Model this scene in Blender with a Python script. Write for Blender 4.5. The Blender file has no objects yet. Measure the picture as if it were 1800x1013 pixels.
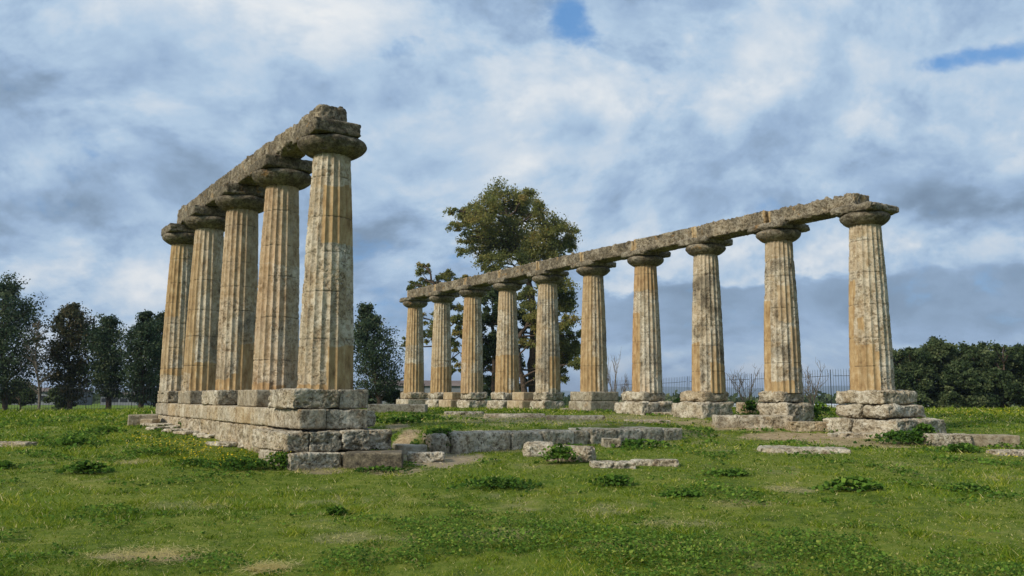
import bpy, math, random
import numpy as np
from mathutils import Vector

# ------------------------------------------------------------------ camera, sky, sun, exposure
scn = bpy.context.scene
F, PIT, ROLL, CZ = 1550., .1223, .004, 1.6          # focal length in photo pixels, pitch, roll, eye height
cam_d = bpy.data.cameras.new("camera"); cam = bpy.data.objects.new("camera", cam_d)
scn.collection.objects.link(cam); scn.camera = cam
cam_d.sensor_width = 36.; cam_d.lens = F / 1800. * 36.
cam_d.clip_start = .1; cam_d.clip_end = 20000.
cam.location = (0, 0, CZ)
from mathutils import Matrix
cam.matrix_world = Matrix.Translation((0, 0, CZ)) @ Matrix.Rotation(math.pi / 2 + PIT, 4, 'X') @ Matrix.Rotation(ROLL, 4, 'Z')

SUN_AZ = math.atan2(-.80, -.60)      # direction towards the sun (x, y)
SUN_EL = math.radians(33)
sd = bpy.data.lights.new("sun", 'SUN'); sun = bpy.data.objects.new("sun", sd); scn.collection.objects.link(sun)
sd.energy = 2.3; sd.angle = math.radians(12); sd.color = (1., .92, .79)
sv = Vector((-.80 * math.cos(SUN_EL), -.60 * math.cos(SUN_EL), math.sin(SUN_EL)))
sun.rotation_euler = sv.to_track_quat('Z', 'Y').to_euler()
sun.location = (-30, -20, 40)

scn.view_settings.view_transform = 'Standard'; scn.view_settings.look = 'None'
scn.view_settings.exposure = .75; scn.view_settings.gamma = 1.; scn.view_settings.use_curve_mapping = False
scn.cycles.max_bounces = 6; scn.cycles.diffuse_bounces = 3; scn.cycles.transmission_bounces = 3
scn.cycles.transparent_max_bounces = 4; scn.cycles.caustics_reflective = False; scn.cycles.caustics_refractive = False

def ray(px, py):
    a, b = px - 900, py - 506.5
    u = (a * np.cos(ROLL) + b * np.sin(ROLL)) / F; v = (-a * np.sin(ROLL) + b * np.cos(ROLL)) / F
    return np.array([u, np.cos(PIT) + v * np.sin(PIT), np.sin(PIT) - v * np.cos(PIT)])
def at_y(px, py, Y):
    r = ray(px, py); r = r / r[1] * Y
    return np.array([r[0], Y, r[2] + CZ])

def srgb(r, g, b):
    f = lambda c: c / 12.92 if c <= .04045 else ((c + .055) / 1.055) ** 2.4
    return (f(r / 255.), f(g / 255.), f(b / 255.), 1.)

# ---- node helper
class NT:
    def __init__(s, tree): s.t = tree; s.n = tree.nodes; s.l = tree.links
    def new(s, typ, **kw):
        n = s.n.new(typ)
        for k, v in kw.items(): setattr(n, k, v)
        return n
    def put(s, sock, v):
        if isinstance(v, bpy.types.NodeSocket): s.l.new(v, sock)
        elif v is not None:
            try: sock.default_value = v
            except Exception: sock.default_value = (v[0], v[1], v[2])
    def math(s, op, a, b=None, c=None, clamp=False):
        n = s.new('ShaderNodeMath', operation=op, use_clamp=clamp)
        s.put(n.inputs[0], a)
        if b is not None: s.put(n.inputs[1], b)
        if c is not None: s.put(n.inputs[2], c)
        return n.outputs[0]
    def vmath(s, op, a, b=None, out=0):
        n = s.new('ShaderNodeVectorMath', operation=op); s.put(n.inputs[0], a)
        if b is not None: s.put(n.inputs[3] if op == 'SCALE' else n.inputs[1], b)
        return n.outputs[out]
    def noise(s, vec, scale, detail=4., rough=.55, dist=0., out=0):
        n = s.new('ShaderNodeTexNoise'); s.put(n.inputs['Vector'], vec); s.put(n.inputs['Scale'], scale)
        n.inputs['Detail'].default_value = detail; n.inputs['Roughness'].default_value = rough; n.inputs['Distortion'].default_value = dist
        return n.outputs[out]
    def rng(s, v, a, b, c=0., d=1., smooth=True):
        n = s.new('ShaderNodeMapRange', interpolation_type='SMOOTHSTEP' if smooth else 'LINEAR')
        s.put(n.inputs[0], v); s.put(n.inputs[1], a); s.put(n.inputs[2], b); s.put(n.inputs[3], c); s.put(n.inputs[4], d)
        return n.outputs[0]
    def mix(s, f, a, b, mode='MIX'):
        n = s.new('ShaderNodeMix', data_type='RGBA', blend_type=mode); n.clamp_factor = True
        s.put(n.inputs[0], f); s.put(n.inputs[6], a); s.put(n.inputs[7], b)
        return n.outputs[2]
    def ramp(s, f, stops):
        n = s.new('ShaderNodeValToRGB'); e = n.color_ramp.elements
        while len(e) < len(stops): e.new(.5)
        for el, (p, c) in zip(e, stops): el.position = p; el.color = c
        s.put(n.inputs[0], f); return n.outputs[0]
    def attr(s, name, out='Fac'):
        return s.new('ShaderNodeAttribute', attribute_name=name).outputs[out]

# ---- world: Nishita sky behind procedural cloud layers, all placed by direction
wd = bpy.data.worlds.new("World"); scn.world = wd; wd.use_nodes = True
w = NT(wd.node_tree); w.n.clear()
sky = w.new('ShaderNodeTexSky', sky_type='NISHITA'); sky.sun_disc = False
sky.sun_elevation = SUN_EL; sky.sun_rotation = math.atan2(-.80, -.60); sky.air_density = 1.; sky.dust_density = .6; sky.ozone_density = 2.
D = w.new('ShaderNodeTexCoord').outputs['Generated']
sx = w.new('ShaderNodeSeparateXYZ'); w.put(sx.inputs[0], D)
zz = w.math('ADD', w.math('MAXIMUM', sx.outputs[2], 0.), .55)
cx = w.new('ShaderNodeCombineXYZ')
w.put(cx.inputs[0], w.math('DIVIDE', sx.outputs[0], zz)); w.put(cx.inputs[1], w.math('DIVIDE', sx.outputs[1], zz)); cx.inputs[2].default_value = 3.7
P = cx.outputs[0]
def bump(px, py, rx, ry, amp):
    r = ray(px, py); r = r / np.linalg.norm(r)
    right = np.array([r[1], -r[0], 0]); right /= np.linalg.norm(right); up = np.cross(right, r)
    a = w.math('MULTIPLY', w.vmath('DOT_PRODUCT', D, tuple(right), 1), F / rx)
    b = w.math('MULTIPLY', w.vmath('DOT_PRODUCT', D, tuple(up), 1), F / ry)
    q = w.math('ADD', w.math('MULTIPLY', a, a), w.math('MULTIPLY', b, b))
    g = w.math('POWER', 2.718, w.math('MULTIPLY', q, -1.))
    front = w.math('GREATER_THAN', w.vmath('DOT_PRODUCT', D, tuple(r), 1), 0.)
    return w.math('MULTIPLY', w.math('MULTIPLY', g, front), amp)
def total(lst):
    o = lst[0]
    for k in lst[1:]: o = w.math('ADD', o, k)
    return o
warp = w.vmath('SCALE', w.vmath('SUBTRACT', w.noise(P, 1.1, 2, .45, 0, 1), (.5, .5, .5)), .42)
P2 = w.vmath('ADD', P, warp)
n_big = w.noise(P2, 1.1, 5, .5)
n_mid = w.noise(P2, 2.9, 9, .62, .1)
n_fin = w.noise(P2, 10., 7, .6, .1)
wisp = w.new('ShaderNodeMapping'); wisp.inputs['Scale'].default_value = (1.6, 2.6, 1.); wisp.inputs['Rotation'].default_value = (0, 0, .35); w.put(wisp.inputs[0], P2)
n_wis = w.noise(wisp.outputs[0], .8, 6, .55, .6)
BRIGHT = [(1120, 190, 250, 110, .30), (930, 190, 90, 90, .16), (560, 30, 330, 60, .26), (80, 250, 130, 60, .22), (60, 300, 110, 50, .12), (300, 470, 420, 70, .26),
          (830, 400, 190, 60, .24), (1720, 432, 200, 32, .36), (1560, 418, 90, 24, .14), (1300, 425, 200, 40, .22), (1780, 190, 170, 60, .20), (690, 470, 70, 22, .2), (1380, 110, 200, 50, .12),
          (1080, 640, 500, 30, .13), (1150, 555, 90, 40, .07), (300, 600, 400, 40, .04), (700, 250, 160, 60, .07)]
DARK = [(180, 130, 330, 120, -.13), (330, 340, 360, 80, -.20), (60, 370, 160, 40, -.14), (1060, 235, 170, 42, -.26), (1330, 250, 200, 60, -.15), (1640, 240, 220, 60, -.10),
        (1680, 370, 220, 38, -.22), (1600, 540, 300, 40, -.06), (660, 480, 60, 16, -.10), (640, 380, 140, 50, -.08),
        (400, 560, 400, 40, -.08), (1250, 640, 300, 22, -.12), (1300, 310, 330, 40, -.08)]
GAP = [(738, 52, 62, 26, .50), (690, 84, 66, 20, .40), (630, 102, 80, 20, .26), (1000, 20, 44, 38, .56), (1022, 62, 44, 34, .34), (1655, 112, 110, 24, .60), (1740, 96, 70, 22, .46), (1600, 18, 90, 16, .42), (1500, 62, 50, 24, .28), (1340, 120, 90, 24, .2), (800, 330, 60, 50, .14), (1290, 402, 120, 30, .16), (470, 240, 110, 26, .12)]
def relief(sc, det, rgh_, dx):
    p_ = w.vmath('ADD', P2, dx)
    return w.math('SUBTRACT', w.noise(P2, sc, det, rgh_, .15), w.noise(p_, sc, det, rgh_, .15))
rel = w.math('ADD', w.math('MULTIPLY', relief(4.2, 8, .58, (.07, .04, 0.)), 1.15), w.math('MULTIPLY', relief(11., 7, .6, (.025, .014, 0.)), .32))
puff = w.math('MULTIPLY', w.math('SUBTRACT', w.rng(n_mid, .43, .56), .5), .17)
vb = total([w.math('MULTIPLY', w.math('SUBTRACT', n_big, .5), .40), w.math('MULTIPLY', w.math('SUBTRACT', n_mid, .5), .55), w.math('MULTIPLY', w.math('SUBTRACT', n_fin, .5), .26), rel, puff, w.math('MULTIPLY', w.math('SUBTRACT', w.rng(n_fin, .44, .56), .5), .085)])
mod = w.math('ADD', .40, w.math('MULTIPLY', w.rng(n_mid, .32, .68), .80))
bsum = total([bump(*k) for k in BRIGHT + DARK])
# low flat cloud bank at the right, with a crisp lumpy top
hor = w.math('SQRT', w.math('ADD', w.math('MULTIPLY', sx.outputs[0], sx.outputs[0]), w.math('MULTIPLY', sx.outputs[1], sx.outputs[1])))
el = w.math('DIVIDE', sx.outputs[2], hor); az = w.math('ARCTAN2', sx.outputs[0], sx.outputs[1])
ca = w.new('ShaderNodeCombineXYZ'); w.put(ca.inputs[0], w.math('MULTIPLY', az, 9.)); w.put(ca.inputs[1], w.math('MULTIPLY', el, 16.)); ca.inputs[2].default_value = 1.3
nb_ = w.noise(ca.outputs[0], 1.2, 7, .55)
top_ = w.math('ADD', w.math('ADD', .122, w.math('MULTIPLY', az, .022)), w.math('MULTIPLY', w.math('SUBTRACT', nb_, .5), .075))
dlt = w.math('SUBTRACT', top_, el)
bank = w.math('MULTIPLY', w.rng(dlt, -.002, .008), w.math('MULTIPLY', w.rng(dlt, .095, .02), w.rng(az, .02, .14)))
rim = w.math('MULTIPLY', w.math('MULTIPLY', w.rng(dlt, -.07, -.004), w.rng(dlt, .004, -.002)), w.rng(az, .02, .16))
bsum = w.math('ADD', bsum, w.math('SUBTRACT', w.math('MULTIPLY', rim, .18), w.math('MULTIPLY', bank, .30)))
bb = w.math('ADD', .445, w.math('ADD', w.math('MULTIPLY', vb, w.math('SUBTRACT', 1., w.math('MULTIPLY', bank, .55))), w.math('MULTIPLY', bsum, mod)), clamp=True)
cl = w.ramp(bb, [(0., srgb(108, 128, 150)), (.20, srgb(125, 147, 171)), (.40, srgb(146, 170, 198)), (.58, srgb(168, 190, 212)), (.76, srgb(193, 205, 217)), (1., srgb(221, 224, 226))])
gp = w.math('ADD', w.math('ADD', total([bump(*k) for k in GAP]), w.math('MULTIPLY', w.math('SUBTRACT', .5, n_mid), 2.2)), w.math('MULTIPLY', w.math('SUBTRACT', .5, n_fin), 1.7))
gap = w.rng(gp, .24, .72)
blue = w.mix(.7, w.vmath('SCALE', sky.outputs[0], .7), tuple(6.4 * c for c in srgb(84, 148, 212)[:3]) + (1,))
col = w.mix(w.math('MULTIPLY', gap, .9), w.vmath('SCALE', cl, 6.9), blue)
low = w.rng(sx.outputs[2], -.05, 0.)
col = w.mix(low, (.9, .95, .9, 1), col)
bg = w.new('ShaderNodeBackground'); w.put(bg.inputs[0], col); bg.inputs[1].default_value = .1
wo = w.new('ShaderNodeOutputWorld'); w.l.new(bg.outputs[0], wo.inputs[0])

# ------------------------------------------------------------------ numpy noise
rs = np.random.RandomState(7); random.seed(7)
_perm = rs.permutation(256).astype(np.int32); _perm = np.concatenate([_perm, _perm, _perm])
_grad = rs.normal(size=(256, 3)); _grad = (_grad / np.linalg.norm(_grad, axis=1)[:, None]).astype(np.float32)
def perlin(p):
    p = np.asarray(p, np.float32); i = np.floor(p).astype(np.int32); f = p - i; i &= 255
    u = f * f * f * (f * (f * 6 - 15) + 10); out = 0
    for dx in (0, 1):
        wx = u[:, 0] if dx else 1 - u[:, 0]
        for dy in (0, 1):
            wy = u[:, 1] if dy else 1 - u[:, 1]
            for dz in (0, 1):
                wz = u[:, 2] if dz else 1 - u[:, 2]
                h = _perm[_perm[_perm[i[:, 0] + dx] + i[:, 1] + dy] + i[:, 2] + dz]
                g = _grad[h]
                out = out + wx * wy * wz * (g[:, 0] * (f[:, 0] - dx) + g[:, 1] * (f[:, 1] - dy) + g[:, 2] * (f[:, 2] - dz))
    return out * 1.6
def fbm(p, oct=4, gain=.5):
    a, s, o = 1., 0., 0.
    p = np.asarray(p, np.float32)
    for k in range(oct): o = o + a * perlin(p + 17.3 * k); s += a; a *= gain; p = p * 2.03
    return o / s
def sstep(x, a, b):
    t = np.clip((x - a) / (b - a), 0, 1); return t * t * (3 - 2 * t)

# ------------------------------------------------------------------ mesh + object helpers
COL = scn.collection
def make_mesh(name, V, faces, mat, attrs=None, smooth=True):
    """faces: list of int arrays (M,3) / (M,4)"""
    me = bpy.data.meshes.new(name)
    V = np.asarray(V, np.float32); me.vertices.add(len(V)); me.vertices.foreach_set('co', V.ravel())
    li = np.concatenate([f.ravel() for f in faces]).astype(np.int32)
    ls = np.concatenate([np.full(len(f), f.shape[1], np.int32) for f in faces])
    me.loops.add(len(li)); me.loops.foreach_set('vertex_index', li)
    me.polygons.add(len(ls)); me.polygons.foreach_set('loop_start', np.concatenate([[0], np.cumsum(ls)[:-1]]).astype(np.int32))
    me.polygons.foreach_set('use_smooth', np.full(len(ls), smooth))
    for k, a in (attrs or {}).items():
        at = me.attributes.new(k, 'FLOAT', 'POINT'); at.data.foreach_set('value', np.asarray(a, np.float32))
    if mat: me.materials.append(mat)
    me.update(calc_edges=True); me.validate()
    return me
def link(name, me, parent=None, loc=(0, 0, 0)):
    o = bpy.data.objects.new(name, me); COL.objects.link(o); o.location = loc
    if parent is not None: o.parent = parent
    return o
def tag(o, label=None, cat=None, group=None, kind=None):
    if cat and not kind: kind = 'thing'
    for k, v in (('label', label), ('category', cat), ('group', group), ('kind', kind)):
        if v: o[k] = v
    return o
def thing(name, label, cat, loc, group=None):
    return tag(link(name, None, None, loc), label, cat, group)

class MB:      # collects tubes and boxes into one mesh
    def __init__(s): s.V = []; s.Q = []; s.n = 0
    def add(s, V, Q): s.V.append(np.asarray(V, float)); s.Q.append(np.asarray(Q) + s.n); s.n += len(V)
    def tube(s, pts, rad, k=6):
        pts = np.asarray(pts, float); n = len(pts); rad = np.broadcast_to(rad, (n,))
        V = []
        for i in range(n):
            d = pts[min(i + 1, n - 1)] - pts[max(i - 1, 0)]; d = d / (np.linalg.norm(d) + 1e-9)
            a = np.cross(d, [0, 0, 1.] if abs(d[2]) < .9 else [1., 0, 0]); a /= np.linalg.norm(a); b = np.cross(d, a)
            t = np.arange(k) / k * 2 * np.pi
            V.append(pts[i] + rad[i] * (np.cos(t)[:, None] * a + np.sin(t)[:, None] * b))
        Q = [[i * k + j, i * k + (j + 1) % k, (i + 1) * k + (j + 1) % k, (i + 1) * k + j] for i in range(n - 1) for j in range(k)]
        s.add(np.concatenate(V), Q)
    def box(s, c, h):
        V = [[c[0] + sx_ * h[0], c[1] + sy * h[1], c[2] + sz * h[2]] for sx_ in (-1, 1) for sy in (-1, 1) for sz in (-1, 1)]
        s.add(V, [[0, 1, 3, 2], [4, 6, 7, 5], [0, 4, 5, 1], [2, 3, 7, 6], [0, 2, 6, 4], [1, 5, 7, 3]])
    def build(s, name, mat, parent=None, loc=(0, 0, 0), smooth=True):
        return link(name, make_mesh(name, np.concatenate(s.V), [np.concatenate(s.Q)], mat, None, smooth), parent, loc)

# ------------------------------------------------------------------ materials
def material(name):
    m = bpy.data.materials.new(name); m.use_nodes = True; t = NT(m.node_tree); t.n.clear()
    b = t.new('ShaderNodeBsdfPrincipled'); o = t.new('ShaderNodeOutputMaterial'); t.l.new(b.outputs[0], o.inputs[0])
    b.inputs['Roughness'].default_value = .9; b.inputs['Specular IOR Level'].default_value = .15
    return m, t, b, o
def mat_stone():
    m, t, b, o = material("weathered_limestone")
    co = t.new('ShaderNodeTexCoord').outputs['Object']
    rnd = t.new('ShaderNodeObjectInfo').outputs['Random']
    co = t.vmath('ADD', co, t.vmath('SCALE', (13.1, 7.7, 23.3), rnd))
    och, rgh, drk = t.attr('ochre'), t.attr('rough'), t.attr('dark')
    mp = t.new('ShaderNodeMapping'); mp.inputs['Scale'].default_value = (1, 1, .45); t.put(mp.inputs[0], co)
    n1 = t.noise(co, 2.2, 5, .6, .3); n2 = t.noise(co, 9., 6, .62, .4); n3 = t.noise(co, 34., 5, .65, .2); ns = t.noise(mp.outputs[0], 7., 5, .6, .3)
    n4 = t.noise(co, 5.2, 6, .66, 1.2)
    pale = t.ramp(t.math('ADD', t.math('MULTIPLY', n1, .6), t.math('MULTIPLY', n2, .4)),
                  [(.28, (.19, .14, .085, 1)), (.42, (.40, .34, .235, 1)), (.54, (.60, .54, .415, 1)), (.70, (.74, .69, .57, 1))])
    pale = t.mix(t.math('MULTIPLY', t.rng(n4, .54, .62), .55), pale, (.21, .135, .068, 1))        # brown weather stains
    ochre = t.ramp(t.math('ADD', t.math('MULTIPLY', ns, .75), t.math('MULTIPLY', n2, .25)),
                   [(.30, (.17, .105, .050, 1)), (.43, (.33, .22, .105, 1)), (.55, (.43, .305, .155, 1)), (.70, (.54, .44, .28, 1))])
    base = t.mix(och, pale, ochre)
    grey = t.ramp(t.math('ADD', t.math('MULTIPLY', n2, .55), t.math('MULTIPLY', n3, .45)),
                  [(.34, (.032, .026, .019, 1)), (.46, (.095, .079, .054, 1)), (.57, (.20, .165, .108, 1)), (.72, (.37, .31, .21, 1))])
    base = t.mix(drk, base, grey)
    base = t.mix(t.math('MULTIPLY', t.rng(t.noise(co, 3.1, 5, .7, .6), .60, .68), t.math('MULTIPLY', drk, .75)), base, (.40, .215, .06, 1))   # orange lichen
    cr = t.noise(co, 15., 6, .68, .5)
    base = t.mix(t.math('MULTIPLY', t.rng(cr, .53, .62), t.math('MULTIPLY', rgh, t.math('SUBTRACT', .6, t.math('MULTIPLY', drk, .5)))), base, (.66, .61, .49, 1))      # pale crust
    base = t.mix(t.math('MULTIPLY', t.rng(cr, .455, .385), t.math('MULTIPLY', rgh, t.math('ADD', .72, t.math('MULTIPLY', drk, .25)))), base, (.07, .052, .034, 1))   # dark cavities
    base = t.mix(t.attr('ruddy'), base, t.mix(1., base, (1.02, .76, .60, 1), 'MULTIPLY'))
    pit = t.rng(t.math('ADD', t.math('MULTIPLY', n3, .6), t.math('MULTIPLY', n2, .4)), .475, .415)
    base = t.mix(t.math('MULTIPLY', pit, t.math('ADD', .08, t.math('MULTIPLY', rgh, .80))), base, (.06, .045, .03, 1))
    dots = t.rng(t.noise(co, 60., 3, .6), .62, .70)
    base = t.mix(t.math('MULTIPLY', dots, .35), base, (.10, .075, .045, 1))
    mp2 = t.new('ShaderNodeMapping'); mp2.inputs['Scale'].default_value = (1, 1, .10); t.put(mp2.inputs[0], co)
    base = t.mix(t.math('MULTIPLY', t.rng(t.noise(mp2.outputs[0], 6.5, 6, .7, .4), .56, .69), .28), base, (.12, .085, .05, 1))   # run-off streaks
    base = t.mix(t.math('MULTIPLY', t.rng(t.noise(co, 24., 5, .72, .8), .58, .67), .42), base, (.10, .08, .055, 1))   # lichen specks
    gro = t.attr('groove')
    base = t.mix(t.math('MULTIPLY', gro, .5), base, (.06, .045, .03, 1))
    t.put(b.inputs['Base Color'], base)
    bp = t.new('ShaderNodeBump'); bp.inputs['Distance'].default_value = .045
    t.put(bp.inputs['Strength'], t.math('ADD', .18, t.math('MULTIPLY', rgh, .75), clamp=True))
    t.put(bp.inputs['Height'], t.math('ADD', t.math('MULTIPLY', n3, .7), t.math('ADD', t.math('MULTIPLY', cr, .9), t.math('MULTIPLY', n2, .6))))
    t.l.new(bp.outputs[0], b.inputs['Normal'])
    return m
STONE = mat_stone()

def mat_leaf(name, ramp, trans=.25):
    m, t, b, o = material(name)
    sh = t.attr('shade')
    t.put(b.inputs['Base Color'], t.ramp(sh, ramp)); b.inputs['Roughness'].default_value = .7; b.inputs['Specular IOR Level'].default_value = .04
    tr = t.new('ShaderNodeBsdfTranslucent'); t.put(tr.inputs[0], t.ramp(sh, ramp))
    mx = t.new('ShaderNodeMixShader'); mx.inputs[0].default_value = trans
    t.l.new(b.outputs[0], mx.inputs[1]); t.l.new(tr.outputs[0], mx.inputs[2]); t.l.new(mx.outputs[0], o.inputs[0])
    return m
def mat_plain(name, c, rough=.8, c2=None, scale=6.):
    m, t, b, o = material(name)
    co = t.new('ShaderNodeTexCoord').outputs['Object']
    c2 = c2 or tuple(x * .55 for x in c)
    t.put(b.inputs['Base Color'], t.mix(t.rng(t.noise(co, scale, 5, .6), .3, .7), tuple(c2) + (1,), tuple(c) + (1,)))
    b.inputs['Roughness'].default_value = rough
    return m
BARK = mat_plain("bark", (.12, .085, .06), .9, (.04, .03, .022), 8.)
BARK_PALE = mat_plain("pale_bark", (.24, .20, .16), .9, (.10, .08, .06), 8.)
PINE = mat_leaf("pine_needles", [(0., (0.024, 0.044, 0.024, 1)), (.5, (0.063, 0.096, 0.051, 1)), (1., (0.159, 0.177, 0.092, 1))], .3)
PINE_BROWN = mat_leaf("brownish_needles", [(0., (0.036, 0.046, 0.024, 1)), (.5, (0.084, 0.088, 0.046, 1)), (1., (0.192, 0.144, 0.072, 1))], .3)
EUC = mat_leaf("eucalyptus_leaves", [(0., (.085, .11, .040, 1)), (.45, (.22, .23, .070, 1)), (.8, (.31, .28, .090, 1)), (1., (.36, .27, .09, 1))], .5)
DARKLEAF = mat_leaf("dark_evergreen_leaves", [(0., (0.029, 0.048, 0.021, 1)), (.5, (0.076, 0.108, 0.043, 1)), (1., (0.184, 0.211, 0.093, 1))], .35)
WEED = mat_leaf("weed_leaves", [(0., (0.034, 0.078, 0.016, 1)), (.5, (0.090, 0.179, 0.025, 1)), (.88, (0.179, 0.291, 0.040, 1)), (1., (0.302, 0.347, 0.067, 1))], .35)
GRASS = mat_leaf("grass_blades", [(0., (0.038, 0.085, 0.007, 1)), (.35, (0.149, 0.233, 0.013, 1)), (.7, (0.343, 0.370, 0.036, 1)), (.84, (0.545, 0.492, 0.143, 1)), (1., (0.778, 0.648, 0.337, 1))], .42)
FLOWER = mat_leaf("yellow_petals", [(0., (.55, .38, .02, 1)), (1., (.75, .58, .04, 1))], .2)
METAL = mat_plain("painted_dark_metal", (.035, .04, .045), .55, (.02, .022, .026), 20.)

def mat_ground():
    m, t, b, o = material("meadow_soil")
    co = t.new('ShaderNodeTexCoord').outputs['Object']
    dirt, lush, grav = t.attr('dirt'), t.attr('lush'), t.attr('gravel')
    n1 = t.noise(co, 1.1, 6, .6, .4); n2 = t.noise(co, 7., 6, .65, .2); n3 = t.noise(co, 45., 4, .6); n4 = t.noise(co, 120., 3, .6)
    gr = t.ramp(t.math('ADD', t.math('MULTIPLY', n1, .35), t.math('ADD', t.math('MULTIPLY', n2, .35), t.math('MULTIPLY', n3, .3))),
                [(.36, (.036, .056, .008, 1)), (.47, (.112, .160, .012, 1)), (.58, (.215, .230, .036, 1)), (.74, (.32, .28, .10, 1))])
    gr = t.mix(t.math('MULTIPLY', lush, .5), gr, (.100, .182, .010, 1))
    sand = t.ramp(t.math('ADD', t.math('MULTIPLY', n2, .4), t.math('MULTIPLY', t.math('ADD', n3, n4), .3)),
                  [(.35, (.17, .125, .07, 1)), (.5, (.36, .285, .18, 1)), (.68, (.52, .43, .29, 1))])
    peb = t.ramp(t.math('ADD', t.math('MULTIPLY', n2, .45), t.math('ADD', t.math('MULTIPLY', n3, .35), t.math('MULTIPLY', n4, .2))), [(.38, (.15, .10, .05, 1)), (.5, (.38, .28, .15, 1)), (.60, (.58, .46, .28, 1))])
    c = t.mix(dirt, gr, sand); c = t.mix(grav, c, peb)
    t.put(b.inputs['Base Color'], c)
    bp = t.new('ShaderNodeBump'); bp.inputs['Strength'].default_value = .7; bp.inputs['Distance'].default_value = .04
    t.put(bp.inputs['Height'], t.math('ADD', n3, t.math('MULTIPLY', n4, .6))); t.l.new(bp.outputs[0], b.inputs['Normal'])
    return m
GROUND = mat_ground()

# ------------------------------------------------------------------ site frame
AZ = .5723
U = np.array([math.sin(AZ), -math.cos(AZ)])       # along the colonnades, towards the camera
Vv = np.array([math.cos(AZ), math.sin(AZ)])       # across, from the left row to the right row
OL = np.array([-3.3786, 16.0565]); OR = np.array([9.3225, 22.8634])
ZL, ZR, SH, SP = 1.715, 1.786, 4.30, 2.92
def uv(o, u, v): return o + U * u + Vv * v

_gy = np.array([-50, 0, 7, 11, 15, 18, 22, 26, 31, 38, 46, 55, 75, 140, 400, 9000.])
_gz = np.array([-.1, -.02, 0, .19, .42, .52, .68, .90, 1.06, 1.08, 1.0, .88, .55, .05, -.2, -.2])
_ty = np.linspace(-60, 200, 2601); _tz = np.interp(_ty, _gy, _gz); _k = np.hanning(31); _k /= _k.sum()
_tz[15:-15] = np.convolve(_tz, _k, 'same')[15:-15]
def gh(x, y):
    x = np.asarray(x, float); y = np.asarray(y, float)
    z = np.where(y < 190, np.interp(y, _ty, _tz), np.interp(y, _gy, _gz))
    z = z - .30 * sstep(-x, 7, 24) * sstep(y, 15, 30) * (1 - sstep(y, 70, 120))
    du = (x - OL[0]) * U[0] + (y - OL[1]) * U[1]; dv = (x - OL[0]) * Vv[0] + (y - OL[1]) * Vv[1]
    z = z + .30 * sstep(-du, .30, .95) * (1 - sstep(-du, 3, 13)) * sstep(dv, 1.6, 2.6) * (1 - sstep(dv, 8.0, 11.))
    far = 1 - sstep(y, 80, 200)
    p = np.stack([x * .22, y * .22, np.zeros_like(x)], -1).reshape(-1, 3)
    z = z + .07 * (fbm(p, 3).reshape(x.shape)) * sstep(y, 5, 9) * far
    return z
def on_ground(px, py):
    r = ray(px, py); t = 6.
    P_ = None
    lo, hi = 3., 300.
    for _ in range(50):
        mid = (lo + hi) / 2; q = r * (mid / r[1])
        if q[2] + CZ > gh(np.array([q[0]]), np.array([q[1]]))[0]: lo = mid
        else: hi = mid
    q = r * (lo / r[1]); return np.array([q[0], q[1], q[2] + CZ])

# bare and gravelly patches: (px, py, half width px, half height px, kind, strength)
PATCH = [(765, 807, 100, 21, 0, 1.), (690, 828, 60, 10, 0, .8), (560, 828, 60, 6, 0, .8), (715, 768, 22, 18, 1, 1.1), (700, 748, 22, 7, 1, .8),
         (1330, 750, 130, 9, 1, .9), (1430, 767, 150, 10, 1, 1.), (1520, 780, 120, 8, 1, .8), (1250, 742, 80, 7, 1, .7), (880, 790, 60, 6, 0, .5), (1400, 792, 90, 7, 0, .7),
         (270, 977, 100, 13, 0, .9), (470, 1000, 40, 8, 0, .45), (235, 812, 40, 5, 0, .6), (1110, 738, 120, 6, 0, .5), (950, 734, 200, 5, 0, .55), (800, 732, 120, 4, 0, .5),
         (1300, 885, 60, 8, 0, .3), (1390, 860, 50, 8, 0, .45), (1060, 900, 60, 9, 0, .32), (620, 945, 80, 12, 0, .32), (880, 940, 110, 14, 0, .3), (1100, 960, 80, 10, 0, .3), (1180, 920, 100, 9, 0, .32), (330, 890, 110, 9, 0, .25), (1750, 840, 60, 8, 0, .25), (1150, 780, 60, 6, 0, .35), (1230, 762, 60, 5, 0, .4)]
_pc = []
for (px, py, wx, wy, k, s_) in PATCH:
    c = on_ground(px, py); a = on_ground(px + wx, py); b_ = on_ground(px, py + wy); b2 = on_ground(px, py - wy)
    _pc.append((c[:2], abs(a[0] - c[0]), max(.12, abs(b2[1] - b_[1]) / 2), k, s_))
def ground_masks(x, y):
    p = np.stack([x * 1.3, y * 1.3, np.zeros_like(x)], -1); p3 = p * 3.1 + 5
    nz = fbm(p, 4) * .5 + fbm(p3, 3) * .35
    d = np.zeros_like(x); g = np.zeros_like(x)
    for (c, rx, ry, k, s_) in _pc:
        q = 1 - np.sqrt(((x - c[0]) / rx) ** 2 + ((y - c[1]) / ry) ** 2) + nz * 1.1
        mval = sstep(q, 0., .4) * min(1., s_)
        if k: g = np.maximum(g, mval)
        else: d = np.maximum(d, mval)
    worn = sstep(fbm(np.stack([x * .55, y * .55, np.full_like(x, 9.)], -1), 4), .10, .42) * .62 * (1 - sstep(y, 18, 28))
    d = np.maximum(d, worn * sstep(nz, -.1, .3))
    lush = sstep(fbm(np.stack([x * .4, y * .4, np.full_like(x, 3.)], -1), 4) + .25 * sstep(-x, 4, 12) + .2 * sstep(y, 20, 32), -.05, .35)
    return d, g, lush

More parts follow.
